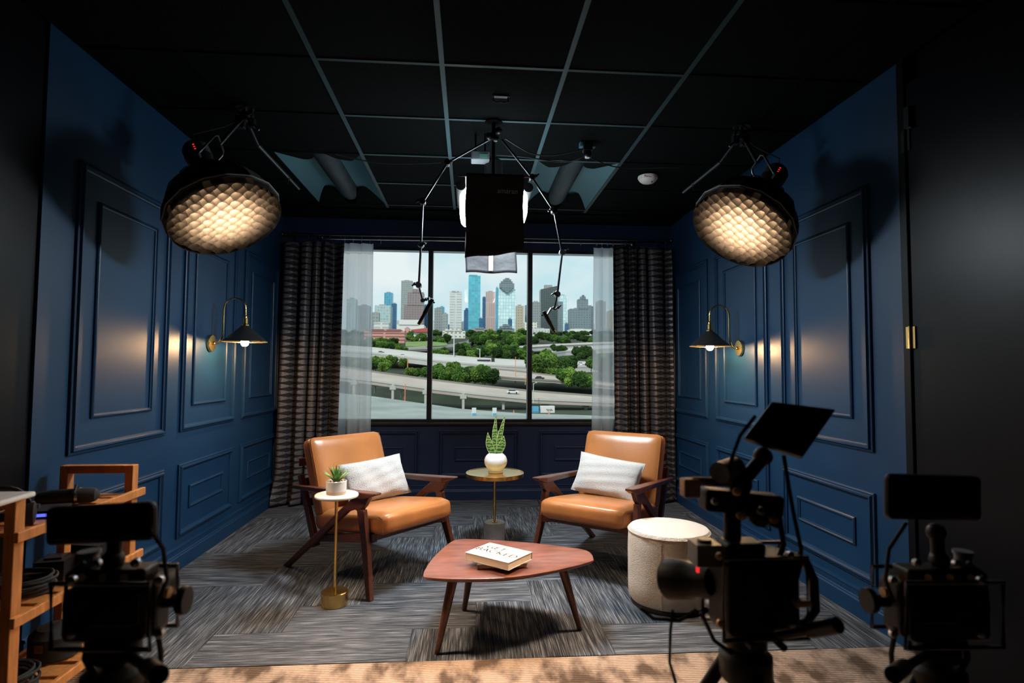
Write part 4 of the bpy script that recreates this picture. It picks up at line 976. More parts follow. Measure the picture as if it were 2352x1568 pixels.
# ------------------------------------------------------------------ camera rigs in the foreground
def tripod(t, cx, cy, z_top, spread, az, col_r=.016):
    for k in range(3):
        a = az+k*2*PI/3; d = Vector((math.cos(a), math.sin(a), 0)); A = Vector((cx, cy, z_top))+d*.04; B = Vector((cx, cy, .012))+d*spread; Mm = A.lerp(B, .5)
        lg = MB().cyl(A, Mm, .014, n=10).cyl(Mm, B, .010, n=10).build('leg', 'black_metal', t, smooth=True, ang=40)
        MB().sphere(B, .014, 8, sq=.8).build('foot', 'rubber', lg, smooth=True); MB().cyl(Mm+d*.012, Mm-d*.012, .019).build('leg_lock', 'black_plastic', lg)
        MB().cyl(Vector((cx, cy, z_top*.55)), A.lerp(B, .45), .005).build('spreader', 'black_metal', t)
    MB().cyl((cx, cy, z_top*.50), (cx, cy, z_top+.06), col_r, n=16).build('centre_column', 'black_metal', t, smooth=True)
    MB().lathe([(.045, -.03), (.052, -.02), (.052, .02), (.04, .03)], 20, Matrix.Translation((cx, cy, z_top))).build('crown', 'black_plastic', t, smooth=True)
def pbx(t, name, px0, px1, py0, py1, y, th, m, bev=.006, rz=0, ry=0, parent=None):
    a, b = at(px0, py0, y=y), at(px1, py1, y=y); c = (a+b)/2 - Vector(t.location)
    w, h = abs(b.x-a.x), abs(a.z-b.z); Mx = Matrix.Translation(c) @ Matrix.Rotation(rz, 4, 'Z') @ Matrix.Rotation(ry, 4, 'Y')
    return MB().cbox((0, 0, 0), (w, th, h), Mx).build(name, m, parent or t, bevel=bev, seg=3)
# -- middle right
RY = 1.16
o0 = at(1712, 1500, y=RY); g = thing('camera_rig', 'black camera rig with tilted top monitor before the round ottoman', 'camera rig', (o0.x, RY, 0), group='camera rigs in the foreground')
def gp(px, py, y=RY): return at(px, py, y=y) - Vector(g.location)
tripod(g, 0, 0, o0.z-.02, .42, .5)
MB().lathe([(.03, 0), (.040, .01), (.042, .045), (.03, .06)], 22, Matrix.Translation(gp(1714, 1492))).sphere(gp(1714, 1455), .034, 16).build('fluid_head', 'black_plastic', g, smooth=True, ang=40)
MB().cyl(gp(1730, 1470), gp(1905, 1440, 1.02), .008).cyl(gp(1860, 1448, 1.06), gp(1925, 1435, 1.0), .014).build('pan_handle', 'black_metal', g, smooth=True)
bd = pbx(g, 'camera_body', 1640, 1820, 1268, 1435, RY, .085, 'black_plastic', .014, rz=.15)
MB().cbox(gp(1725, 1352, RY-.046), (.085, .004, .058)).build('rear_screen', 'screen_black', bd, bevel=.002)
for k in range(4): MB().cyl(gp(1795, 1310+28*k, RY-.040), gp(1795, 1310+28*k, RY-.052), .007).build('button', 'dark_steel', bd, smooth=True)
pbx(g, 'viewfinder', 1655, 1745, 1240, 1275, RY-.01, .06, 'black_plastic', .008)
A, B = gp(1640, 1335, RY+.02), gp(1560, 1330, RY+.10)
MB().lathe([(.030, 0), (.034, .02), (.034, .055), (.040, .065), (.044, .115)], 28, frame(A, B-A)).build('lens', 'black_plastic', g, smooth=True, ang=35)
MB().lathe([(.030, .112), (.042, .114), (.044, .118)], 28, frame(A, B-A)).build('lens_ring', 'dark_steel', g, smooth=True)
MB().cbox(gp(1618, 1268, RY-.01), (.05, .05, .042)).cyl(gp(1618, 1248, RY-.01), gp(1618, 1236, RY-.01), .014).build('battery_grip', 'gear_dull', g, smooth=True)
pbx(g, 'record_lamp', 1600, 1605, 1300, 1314, RY-.02, .008, 'red_led', .001)
MB().tube([gp(1825, 1275), gp(1850, 1290), gp(1868, 1330), gp(1872, 1400), gp(1850, 1430), gp(1818, 1432)], .010, 10).build('side_handle', 'black_plastic', g, smooth=True)
pbx(g, 'handle_grip', 1822, 1860, 1378, 1392, RY-.05, .02, 'rig_wood', .004)
MB().cyl(gp(1682, 1262), gp(1682, 1160), .017).build('riser', 'black_metal', g, smooth=True)
pbx(g, 'top_plate', 1612, 1790, 1128, 1176, RY, .05, 'black_plastic', .008, ry=.10)
MB().cyl(gp(1590, 1104), gp(1690, 1108), .009).build('top_handle', 'rig_wood', g, smooth=True)
pbx(g, 'handle_end', 1566, 1604, 1098, 1140, RY, .03, 'rig_tan', .004)
MB().cyl(gp(1652, 1086, RY-.02), gp(1690, 1072, RY+.02), .022, n=18).cyl(gp(1668, 1100), gp(1672, 1060), .012).build('clamp_head', 'gear_dull', g, smooth=True)
MB().sphere(gp(1700, 1112), .024, 14).cyl(gp(1700, 1112), gp(1752, 1050), .014).sphere(gp(1752, 1048), .020, 12).build('monitor_arm', 'black_plastic', g, smooth=True)
MB().sphere(gp(1745, 1180, RY-.02), .026, 12).cyl(gp(1700, 1170), gp(1790, 1200), .013).build('focus_motor', 'black_plastic', g, smooth=True)
C4 = [gp(1770, 925, RY+.02), gp(1917, 943, RY-.02), gp(1842, 1052, RY-.04), gp(1707, 1008, RY)]
ex_, ey_ = (C4[1]-C4[0]+C4[2]-C4[3])/2, (C4[0]-C4[3]+C4[1]-C4[2])/2; cc = sum(C4, Vector())/4
nz_ = ex_.cross(ey_).normalized(); ey2 = ey_
mv = [p + nz_*s_ for s_ in (.011, -.011) for p in C4]
mn = MB().add(mv, [(0, 3, 2, 1), (4, 5, 6, 7), (0, 1, 5, 4), (1, 2, 6, 5), (2, 3, 7, 6), (3, 0, 4, 7)]).build('monitor', 'black_plastic', g, bevel=.004)
MB().add([cc+(p-cc)*.86+nz_*s_ for s_ in (.0125, .011) for p in C4], [(0, 3, 2, 1), (4, 5, 6, 7), (0, 1, 5, 4), (1, 2, 6, 5), (2, 3, 7, 6), (3, 0, 4, 7)]).build('monitor_screen', 'screen_black', mn)
for pts, r in (([(1800, 1045), (1812, 1120), (1825, 1190), (1840, 1260), (1838, 1300), (1830, 1330)], .0045), ([(1735, 955), (1700, 1000), (1685, 1040), (1672, 1080)], .004), ([(1760, 1150), (1790, 1190), (1800, 1250), (1790, 1280)], .006),
               ([(1600, 1400), (1560, 1425), (1500, 1420), (1470, 1395)], .004), ([(1545, 1400), (1540, 1450), (1538, 1520), (1552, 1568)], .003), ([(1610, 1405), (1640, 1470), (1680, 1500)], .004)):
    MB().tube([gp(px, py, RY-.03) for px, py in pts], r, 6).build('cable', 'rubber', g, smooth=True)
cg = gp(1730, 1352); hw_, hh_ = .085, .078
for dy_ in (-.05, .05):
    MB().tube([cg+Vector((sx2*hw_, dy_, sz2*hh_)) for sx2, sz2 in ((-1, -1), (1, -1), (1, 1), (-1, 1))], .0055, 8, closed=True).build('cage_bar', 'dark_steel', g, smooth=True)
for sx2 in (-1, 1):
    MB().cyl(cg+Vector((sx2*.03, -.06, -hh_-.012)), cg+Vector((sx2*.03, .16, -hh_-.012)), .0075).build('support_rod', 'dark_steel', g, smooth=True)
for k, (px, py, rr2) in enumerate(((1650, 1275, .007), (1812, 1272, .007), (1652, 1428, .007), (1815, 1430, .007), (1700, 1182, .009), (1745, 1172, .008), (1775, 1190, .009), (1640, 1150, .007), (1690, 1128, .008))):
    MB().lathe([(rr2, 0), (rr2, .008), (rr2*.6, .010)], 12, frame(gp(px, py, RY-.052), (0, -1, 0))).build('thumb_screw', 'joint_metal' if k % 2 else 'rig_wood', g, smooth=True)
# -- far right and left share a build
def rig(px, label, y, mon, flip, az):
    x_c = px; o0 = at(x_c, 1500, y=y); g2 = thing('camera_rig', label, 'camera rig', (o0.x, y, 0), group='camera rigs in the foreground')
    L0 = Vector(g2.location)
    def q(dx, py, yy=y): return at(x_c+dx*flip, py, y=yy) - L0
    def bx(name, d0, d1, p0, p1, th, m, bev=.006, ry=0, dy=0, parent=None):
        return pbx(g2, name, min(x_c+d0*flip, x_c+d1*flip), max(x_c+d0*flip, x_c+d1*flip), p0, p1, y+dy, th, m, bev, ry=ry, parent=parent)
    tripod(g2, 0, 0, o0.z-.05, .40, az, .018)
    MB().lathe([(.03, 0), (.042, .01), (.042, .05), (.03, .065)], 22, Matrix.Translation(q(0, 1515))).sphere(q(0, 1468), .034, 14).build('fluid_head', 'black_plastic', g2, smooth=True, ang=40)
    b = bx('camera_body', -92, 95, 1335, 1455, .085, 'black_plastic', .016)
    MB().cbox(q(0, 1400, y-.044), (.08, .005, .055)).build('rear_screen', 'screen_black', b, bevel=.002)
    MB().lathe([(.030, 0), (.034, .02), (.036, .09), (.042, .12)], 26, frame(q(10, 1395, y+.04), (.1, 1, .05))).build('lens', 'black_plastic', g2, smooth=True, ang=35)
    bx('camera_grip', 62, 108, 1322, 1452, .06, 'black_plastic', .012, dy=.0)
    bx('top_plate', -80, 85, 1300, 1325, .05, 'black_plastic', .006)
    for d in (-78, -30, 20, 80): MB().cyl(q(d, 1326, y-.026), q(d, 1326, y-.038), .007).build('thumb_screw', 'rig_wood', g2, smooth=True)
    MB().cyl(q(-60, 1300), q(-60, 1272), .016).cyl(q(-60, 1272), q(-60, 1264), .019).build('hot_shoe_knob', 'gear_dull', g2, smooth=True, ang=40)
    for dy_ in (-.048, .048):
        MB().tube([q(a_, b_)+Vector((0, dy_, 0)) for a_, b_ in ((-104, 1318), (112, 1318), (112, 1462), (-104, 1462))], .0055, 8, closed=True).build('cage_bar', 'dark_steel', g2, smooth=True)
    for a_, b_ in ((-96, 1330), (104, 1330), (-96, 1452), (104, 1452), (-40, 1292), (50, 1290)):
        MB().lathe([(.008, 0), (.008, .008), (.005, .010)], 12, frame(q(a_, b_, y-.052), (0, -1, 0))).build('cage_screw', 'joint_metal', g2, smooth=True)
    MB().cyl(q(112, 1380), q(150, 1378), .012).lathe([(.024, 0), (.026, .006), (.024, .014)], 18, frame(q(148, 1378), (flip, 0, 0))).build('focus_knob', 'black_plastic', g2, smooth=True, ang=40)
    MB().cyl(q(118, 1360, y-.02), q(126, 1360, y-.02), .010).build('knob_cap', 'rig_wood', g2, smooth=True)
    MB().cyl(q(-5, 1305), q(2, 1205), .013).sphere(q(2, 1222), .019, 12).sphere(q(-6, 1285), .020, 12).build('monitor_arm', 'black_plastic', g2, smooth=True)
    m0, m1, m2, m3, tilt = mon
    mo = pbx(g2, 'monitor', m0, m1, m2, m3, y-.02, .026, 'black_plastic', .012, ry=tilt)
    a, c2 = at(m0+12, m2+10, y=y-.034)-L0, at(m1-12, m3-10, y=y-.034)-L0
    pbx(g2, 'monitor_screen', m0+14, m1-14, m2+12, m3-12, y-.033, .002, 'screen_black', .001, ry=tilt, parent=mo)
    for pts, r in (([(70, 1200), (110, 1260), (118, 1330), (100, 1380)], .004), ([(-70, 1290), (-110, 1320), (-118, 1400), (-95, 1440)], .004), ([(95, 1440), (105, 1500), (100, 1568)], .005), ([(-60, 1450), (-70, 1510), (-40, 1568)], .006)):
        MB().tube([q(d, py, y-.03) for d, py in pts], r, 6).build('cable', 'rubber', g2, smooth=True)
    MB().cyl(q(20, 1500), q(95, 1545, y-.25), .008).cyl(q(75, 1530, y-.19), q(100, 1550, y-.28), .013).build('pan_handle', 'black_metal', g2, smooth=True)
    return g2
gl = rig(265, 'black camera rig in front of the wooden cart, at the left', 1.12, (112, 358, 1158, 1244, -.045), 1, .2)
gr_ = rig(2152, 'black camera rig in front of the black door, at the far right', 1.16, (2032, 2250, 1090, 1192, .03), -1, .9)
# ------------------------------------------------------------------ the window view, taken for a backlit print, built as a solid city
def zc(zx, zy, D): return at(780+zx/3.564, 540+zy/3.564, y=D)      # point of the view at distance D metres
def facade(name, wall, glass, du, dv, mort, rough=.35, metal=0):
    m, nt, p = new_mat(name); p.inputs['Roughness'].default_value = rough; p.inputs['Metallic'].default_value = metal
    t = N(nt, 'ShaderNodeTexCoord'); sx = N(nt, 'ShaderNodeSeparateXYZ'); ad = N(nt, 'ShaderNodeMath', operation='ADD'); cb = N(nt, 'ShaderNodeCombineXYZ')
    nt.links.new(t.outputs['Object'], sx.inputs[0]); nt.links.new(sx.outputs[0], ad.inputs[0]); nt.links.new(sx.outputs[1], ad.inputs[1])
    nt.links.new(ad.outputs[0], cb.inputs[0]); nt.links.new(sx.outputs[2], cb.inputs[1])
    b = N(nt, 'ShaderNodeTexBrick'); b.offset = 0; b.squash = 1
    b.inputs['Scale'].default_value = 1; b.inputs['Brick Width'].default_value = du; b.inputs['Row Height'].default_value = dv; b.inputs['Mortar Size'].default_value = mort; b.inputs['Mortar Smooth'].default_value = 0
    b.inputs['Color1'].default_value = (*glass, 1); b.inputs['Color2'].default_value = (*[min(1, c*1.35) for c in glass], 1); b.inputs['Mortar'].default_value = (*wall, 1)
    nt.links.new(cb.outputs[0], b.inputs['Vector']); nt.links.new(b.outputs['Color'], p.inputs['Base Color'])
facade('f_pale', (.50, .60, .60), (.30, .44, .47), 9, 9, 1.4); facade('f_cyan', (.14, .42, .55), (.07, .30, .46), 8, 9, .9, .15)
facade('f_deepblue', (.05, .16, .30), (.03, .10, .22), 8, 9, .9, .15); facade('f_grey', (.34, .38, .38), (.19, .23, .24), 8, 9, 2.0)
facade('f_brown', (.30, .245, .25), (.17, .14, .16), 9, 8, 2.4); facade('f_white', (.72, .74, .73), (.42, .46, .47), 26, 9, 2.2)
facade('f_turquoise', (.16, .52, .62), (.10, .42, .54), 14, 12, .7, .08); facade('f_pink', (.62, .47, .43), (.36, .28, .29), 7, 60, 2.0)
facade('f_glasswhite', (.40, .66, .74), (.58, .78, .84), 10, 12, .8, .1); facade('f_tan', (.48, .43, .33), (.26, .23, .18), 8, 8, 2.2)
facade('f_dark', (.085, .115, .115), (.050, .072, .076), 8, 9, 1.6, .25); facade('f_midgrey', (.30, .33, .34), (.15, .18, .20), 8, 9, 2.2)
facade('f_slate', (.21, .275, .30), (.12, .17, .20), 9, 8, 2.0); facade('f_office', (.78, .77, .70), (.20, .22, .22), 7, 6.5, 2.0)
facade('f_garage', (.68, .33, .28), (.20, .09, .08), 60, 4.6, 1.5); facade('f_condo', (.66, .68, .67), (.24, .27, .28), 6, 6, 1.8)
mat('plaster_white', (.78, .78, .76), .8); mat('roof_red', (.48, .10, .08), .7); mat('roof_grey', (.33, .34, .35), .8)
mat('road_concrete', (.52, .51, .50), .85, var=.10, vscale=.06); mat('road_tan', (.44, .385, .345), .85, var=.10, vscale=.08)
mat('barrier', (.50, .50, .47), .8); mat('barrier_dark', (.22, .21, .19), .8)
mat('lot_concrete', (.27, .31, .295), .85, var=.20, vscale=.09); mat('ground_green', (.016, .028, .012), .95, var=.6, vscale=.06)
mat('lawn', (.15, .25, .06), .95, var=.3, vscale=.08); mat('pier', (.50, .50, .46), .8); mat('car_white', (.75, .77, .78), .3); mat('car_black', (.02, .02, .025), .3)
mat('car_blue', (.03, .09, .42), .3); mat('car_glass', (.02, .025, .03), .15); mat('orange_paint', (.75, .28, .10), .6); mat('sign_blue', (.12, .42, .68), .6); mat('trunk', (.10, .07, .05), .9)
mat('container_blue', (.10, .36, .52), .6); mat('pole_grey', (.55, .58, .58), .5)
def leafy(name, dark, light):
    m, nt, p = new_mat(name); p.inputs['Roughness'].default_value = .9; p.inputs['Specular IOR Level'].default_value = .1
    t = N(nt, 'ShaderNodeTexCoord'); oi = N(nt, 'ShaderNodeObjectInfo'); n = N(nt, 'ShaderNodeTexNoise'); n.inputs['Scale'].default_value = 8; n.inputs['Detail'].default_value = 6
    r = N(nt, 'ShaderNodeValToRGB'); r.color_ramp.elements[0].position = .36; r.color_ramp.elements[0].color = (*dark, 1); r.color_ramp.elements[1].position = .66; r.color_ramp.elements[1].color = (*light, 1)
    nt.links.new(t.outputs['Object'], n.inputs['Vector']); nt.links.new(n.outputs['Fac'], r.inputs[0])
    hs = N(nt, 'ShaderNodeHueSaturation'); ma = N(nt, 'ShaderNodeMapRange'); ma.inputs[3].default_value = .7; ma.inputs[4].default_value = 1.35
    nt.links.new(oi.outputs['Random'], ma.inputs[0]); nt.links.new(ma.outputs[0], hs.inputs['Value']); nt.links.new(r.outputs[0], hs.inputs['Color']); nt.links.new(hs.outputs[0], p.inputs['Base Color'])
    b = N(nt, 'ShaderNodeBump'); b.inputs['Strength'].default_value = 1; b.inputs['Distance'].default_value = .3; nt.links.new(n.outputs['Fac'], b.inputs['Height']); nt.links.new(b.outputs[0], p.inputs['Normal'])
leafy('leaf_dark', (.010, .030, .008), (.055, .105, .028)); leafy('leaf_mid', (.018, .055, .012), (.10, .20, .035)); leafy('leaf_light', (.030, .080, .015), (.20, .31, .06))
# ground tilted up towards downtown, a rise added to meet the print's high horizon
PROF = [(1580, 112), (1500, 140), (1465, 165), (1445, 190), (1425, 215), (1385, 245), (1265, 270), (1215, 290), (1120, 350), (1060, 430), (985, 540), (925, 680), (850, 950), (815, 1400), (780, 2500), (771, 5000)]
mb = MB(); cols = 12
vs = [zc(-900+i*(4200/cols), zy, D) for zy, D in PROF for i in range(cols+1)]
fs = [(j*(cols+1)+i, j*(cols+1)+i+1, (j+1)*(cols+1)+i+1, (j+1)*(cols+1)+i) for j in range(len(PROF)-1) for i in range(cols)]
struct(mb.add(vs, fs).build('city_ground', 'ground_green', smooth=True), 'dark green ground of the city beyond the window')
def prof_D(zy):
    for (a, da), (b, db) in zip(PROF, PROF[1:]):
        if b <= zy <= a: return da+(db-da)*(a-zy)/(a-b)
    return PROF[0][1] if zy > PROF[0][0] else PROF[-1][1]
def ribbon(name, top, bot, label, m, th, kind=True, up=0, barrier=None):
    """road slab between its far (top) and near (bottom) edges, each [(zx, zy, D)]"""
    T = [zc(*q)+Vector((0, 0, up)) for q in top]; B = [zc(*q)+Vector((0, 0, up)) for q in bot]; n = len(T); mb = MB()
    vs = T+B+[q-Vector((0, 0, th)) for q in T]+[q-Vector((0, 0, th)) for q in B]; fs = []
    for i in range(n-1):
        fs += [(n+i, n+i+1, i+1, i), (2*n+i, 2*n+i+1, 3*n+i+1, 3*n+i), (n+i, 3*n+i, 3*n+i+1, n+i+1), (i, i+1, 2*n+i+1, 2*n+i)]
    fs += [(0, 2*n, 3*n, n), (n-1, 2*n-1, 4*n-1, 3*n-1)]
    o = struct(mb.add(vs, fs).build(name, m), label)
    if barrier:
        for E_, mm in ((T, barrier[1]), (B, barrier[2])):
            h = barrier[0]; q = MB(); vs, fs = [], []
            for p in E_: vs += [p+Vector((0, -.25, -.1)), p+Vector((0, .25, -.1)), p+Vector((0, .2, h)), p+Vector((0, -.2, h))]
            for i in range(n-1): fs += [(i*4+k, i*4+(k+1) % 4, (i+1)*4+(k+1) % 4, (i+1)*4+k) for k in range(4)]
            q.add(vs, fs).build('parapet', mm, o)
    return o
LX_ = -300; RX_ = 2400
ribbon('parking_lot', [(LX_, 1265, 195), (275, 1322, 188), (1000, 1425, 163), (1500, 1462, 152), (RX_, 1490, 144)], [(LX_, 1560, 116), (275, 1560, 116), (1000, 1560, 116), (1500, 1560, 116), (RX_, 1560, 116)], 'pale concrete lot in front of the near flyover', 'lot_concrete', .2, up=.15)
near = ribbon('near_flyover', [(LX_, 1035, 246), (275, 1122, 242), (720, 1184, 236), (1140, 1236, 232), (1560, 1280, 228), (2060, 1318, 224), (RX_, 1340, 220)], [(LX_, 1130, 222), (275, 1196, 220), (720, 1258, 217), (1140, 1306, 213), (1560, 1346, 210), (2060, 1366, 207), (RX_, 1380, 205)],
              'tan elevated road crossing the bottom of the window view', 'road_tan', 1.3, barrier=(.7, 'barrier_dark', 'barrier'))
for zx, zt, zb, w in ((290, 1205, 1250, 14), (437, 1232, 1330, 18), (505, 1242, 1288, 13), (705, 1268, 1372, 18), (1013, 1306, 1420, 20), (1340, 1338, 1448, 20), (1685, 1362, 1472, 20), (2015, 1376, 1480, 20), (120, 1190, 1290, 18)):
    D = 214 if w > 15 else 226; a, b = zc(zx, zt, D), zc(zx, zb, D); hw = w/2/3.564*D/FPX
    MB().box(a.x-hw, a.x+hw, D-.8, D+.8, b.z-2, a.z+.5).box(a.x-hw*2.6, a.x+hw*2.6, D-1, D+1, a.z-1.4, a.z).build('pier', 'pier', near)
ribbon('middle_road', [(1180, 1098, 292), (1420, 1122, 288), (1760, 1162, 282), (2060, 1205, 274), (RX_, 1240, 270)], [(1180, 1160, 264), (1420, 1185, 262), (1760, 1205, 260), (2060, 1240, 256), (RX_, 1270, 252)], 'tan road behind the near flyover at the right', 'road_tan', .8, up=.5, barrier=(.7, 'barrier_dark', 'barrier_dark'))
ribbon('freeway', [(LX_, 905, 470), (275, 942, 455), (700, 988, 440), (1140, 1028, 425), (1540, 1050, 415), (2060, 1062, 405), (RX_, 1062, 400)], [(LX_, 955, 400), (275, 990, 385), (700, 1044, 372), (1140, 1086, 362), (1540, 1106, 352), (2060, 1100, 350), (RX_, 1095, 350)],
       'wide pale concrete freeway across the middle of the window view', 'road_concrete', 3.0, up=1.5, barrier=(1.0, 'barrier', 'barrier'))
ribbon('upper_flyover', [(480, 938, 560), (760, 922, 585), (930, 905, 620), (1040, 878, 690), (1085, 850, 780)], [(480, 950, 540), (760, 938, 560), (960, 920, 590), (1070, 892, 650), (1110, 862, 740)], 'curved flyover below the white office block', 'barrier_dark', 2, up=1, barrier=(1.2, 'barrier', 'barrier'))
ribbon('upper_right_flyover', [(1390, 930, 580), (1620, 912, 600), (1850, 902, 610), (2060, 892, 620), (RX_, 885, 620)], [(1390, 946, 540), (1620, 930, 560), (1850, 916, 575), (2060, 908, 580), (RX_, 900, 585)], 'upper grey flyover at the right of the window view', 'road_concrete', 3, up=1, barrier=(1.2, 'barrier', 'barrier_dark'))
ribbon('right_flyover', [(1670, 962, 500), (1850, 942, 515), (2060, 922, 530), (RX_, 905, 535)], [(1670, 986, 460), (1850, 966, 480), (2060, 952, 490), (RX_, 935, 495)], 'lower pale flyover at the right of the window view', 'road_concrete', 3, up=1, barrier=(1.2, 'barrier', 'barrier'))
ribbon('lawn_strip', [(540, 880, 690), (740, 876, 700), (880, 890, 660)], [(540, 918, 580), (740, 918, 580), (880, 912, 600)], 'bright green lawn below the red roofed hall', 'lawn', .3, up=1.2)

def tower(label, boxes, D, m, name='skyscraper', group='downtown skyscrapers', depth=None, extra=None, cat='skyscraper'):
    """boxes: [(zx0, zx1, ztop, zbase, material or None)] stacked tiers of one building"""
    x0, x1, zt, zb = boxes[0][:4]; base = zc((x0+x1)/2, zb, D); t = thing(name, label, cat, base, group=group)
    for i, bx_ in enumerate(boxes):
        x0, x1, zt, zb = bx_[:4]; mm = bx_[4] if len(bx_) > 4 and bx_[4] else m; kind = bx_[5] if len(bx_) > 5 else ('body' if i == 0 else 'tier')
        a, b = zc(x0, zt, D)-base, zc(x1, zb, D)-base; dp = depth or min(abs(b.x-a.x), 45); sk = bx_[6] if len(bx_) > 6 else 0
        z0 = min(a.z, b.z) - (12 if i == 0 else 0); z1 = zc((x0+x1)/2, zt, D).z-base.z
        mb = MB(); mb.box(a.x, b.x, -1.5*i, dp-1.5*i, z0, z1)
        if sk:                                          # sloping roof line, left corner raised or dropped
            v = [list(q) for q in mb.v]
            for q in (4, 7): v[q][2] += sk
            mb.v = [tuple(q) for q in v]
        mb.build(kind, mm, t)
        if z1-z0 > 40 or i == 0: MB().box(a.x+.25*(b.x-a.x), a.x+.7*(b.x-a.x), dp*.2, dp*.7, z1-(abs(sk) if sk else 0), z1+ (4 if D > 1500 else 2)).build('roof_plant', 'roof_grey', t)
    return t
tower('pale glass block at the left edge of the skyline', [(288, 415, 574, 770)], 1800, 'f_pale')
tower('bright blue glass tower with dark lower wing, left part of the skyline', [(366, 428, 470, 770), (428, 464, 560, 770, 'f_deepblue')], 2200, 'f_cyan')
tower('slim grey tower behind the stepped brown tower', [(505, 590, 372, 740)], 2600, 'f_grey')
tower('stepped mauve brown tower left of the left mullion', [(528, 686, 570, 770), (556, 686, 466, 575), (598, 660, 440, 470)], 2000, 'f_brown')
tower('dark blue glass block against the left mullion', [(684, 728, 572, 770)], 2100, 'f_deepblue')
tower('grey apartment block at the left end beside the sheer', [(262, 320, 632, 775)], 1500, 'f_grey')
tower('pale tower seen through the left sheer, taller one', [(60, 130, 520, 775)], 1700, 'f_pale')
tower('pale tower seen through the left sheer, shorter one', [(150, 240, 575, 775)], 1800, 'f_grey')
tower('low white office strip under the pale glass block', [(280, 402, 712, 772)], 1350, 'f_white', 'office_block', 'city buildings', cat='building')
tower('grey tower just right of the left mullion', [(776, 840, 597, 790)], 1900, 'f_midgrey')
tower('thin cyan glass tower behind the grey one by the left mullion', [(818, 856, 586, 790)], 2300, 'f_cyan')
tower('small grey tower left of the white ribbed tower', [(842, 886, 642, 790)], 1800, 'f_grey')
tower('white ribbed tower in the middle pane', [(903, 996, 462, 790), (920, 975, 454, 466)], 2000, 'f_white')
tower('turquoise glass tower, tallest of the middle pane', [(1056, 1150, 330, 790), (1062, 1128, 324, 332)], 2600, 'f_turquoise')
tower('dark blue glass block left of the turquoise tower', [(1018, 1052, 612, 790), (1030, 1052, 596, 615)], 2300, 'f_deepblue')
tower('thin navy tower between the turquoise and pink towers', [(1170, 1196, 506, 790)], 2500, 'f_deepblue')
tower('pinkish ribbed tower in the middle pane', [(1198, 1272, 462, 790)], 2350, 'f_pink')
tower('short dark glass block right of the turquoise tower', [(1142, 1172, 680, 790)], 1900, 'f_deepblue')
hg = tower('pale glass tower with a stepped stone crown', [(1280, 1440, 440, 800), (1280, 1296, 430, 800, 'f_cyan', 'corner_bay')], 2000, 'f_glasswhite')
for (x0, x1, z0, z1) in ((1310, 1430, 392, 432), (1322, 1416, 376, 392), (1340, 1404, 360, 376), (1356, 1390, 350, 360), (1326, 1412, 432, 446), (1342, 1400, 446, 458), (1356, 1386, 458, 470)):
    a, b = zc(x0, z0, 1994), zc(x1, z1, 1994); bs = Vector(hg.location); MB().box(a.x-bs.x, b.x-bs.x, -8, 20, b.z-bs.z, a.z-bs.z).build('crown_tier', 'f_slate', hg)
tower('tan ribbed tower right of the crowned glass tower', [(1446, 1506, 577, 800)], 1700, 'f_tan')
tower('dark glass block before the crowned tower', [(1380, 1412, 686, 790)], 1750, 'f_deepblue')
tower('white office block with dark windows, behind the flyover', [(842, 1028, 782, 845), (862, 1000, 768, 784)], 1000, 'f_office', 'office_block', 'city buildings', cat='building')
tower('low grey hall below the pinkish tower', [(1082, 1222, 764, 812), (1110, 1180, 756, 766)], 1250, 'roof_grey', 'office_block', 'city buildings', cat='building')
tower('gabled grey hall below the crowned tower', [(1292, 1432, 762, 806), (1312, 1412, 744, 764), (1336, 1390, 728, 746)], 1300, 'f_slate', 'office_block', 'city buildings', cat='building')
tower('narrow grey tower at the right mullion', [(1520, 1572, 572, 810)], 2100, 'f_midgrey')
tower('grey gridded tower right of the right mullion', [(1576, 1646, 546, 800)], 2000, 'f_midgrey')
tower('dark tower with sloping roof in the right pane', [(1646, 1786, 412, 800, None, 'body', -16)], 2300, 'f_dark')
tower('light cyan glass tower in the right pane', [(1800, 1862, 492, 800), (1788, 1826, 542, 800, 'f_slate')], 2200, 'f_glasswhite')
tower('slate tower with setbacks and a pointed crown, right pane', [(1886, 2056, 602, 800), (1956, 2034, 522, 604), (1972, 2014, 502, 524), (1984, 2002, 490, 504)], 1900, 'f_slate')
tower('slate block with a sloping shoulder by the right sheer', [(2030, 2080, 580, 800)], 2050, 'f_slate')
tower('grey tower seen through the right sheer', [(2110, 2180, 540, 800)], 2000, 'f_grey')
tower('small blue glass block left of the slate tower', [(1846, 1874, 722, 800)], 1800, 'f_deepblue')
tower('white residential block in the right pane', [(1576, 1720, 764, 822)], 1150, 'f_condo', 'office_block', 'city buildings', cat='building')
tower('cream low block at the right mullion', [(1516, 1616, 712, 812)], 1400, 'f_office', 'office_block', 'city buildings', cat='building')
tower('long white low block at the right end', [(1890, 2062, 768, 800), (1950, 2050, 800, 830, 'f_condo')], 1290, 'plaster_white', 'office_block', 'city buildings', cat='building')
tower('white theatre block behind the pink garage', [(468, 690, 732, 812), (486, 650, 692, 734)], 1050, 'plaster_white', 'theatre', 'city buildings', cat='building')
ga = tower('pink parking garage with dark slots, left pane', [(200, 530, 782, 872), (240, 500, 768, 784)], 800, 'f_garage', 'parking_garage', 'city buildings', depth=50, cat='building')
tower('pink garage ramp block right of the parking garage', [(532, 572, 762, 850)], 860, 'f_garage', 'parking_garage', 'city buildings', cat='building')
rr_ = tower('red roofed hall beside the left mullion', [(585, 735, 792, 842, 'plaster_white')], 900, 'roof_red', 'hall', 'city buildings', cat='building')
base = Vector(rr_.location); P1, P2, P3 = zc(578, 774, 895)-base, zc(735, 756, 895)-base, zc(735, 792, 895)-base; P4 = zc(620, 792, 895)-base
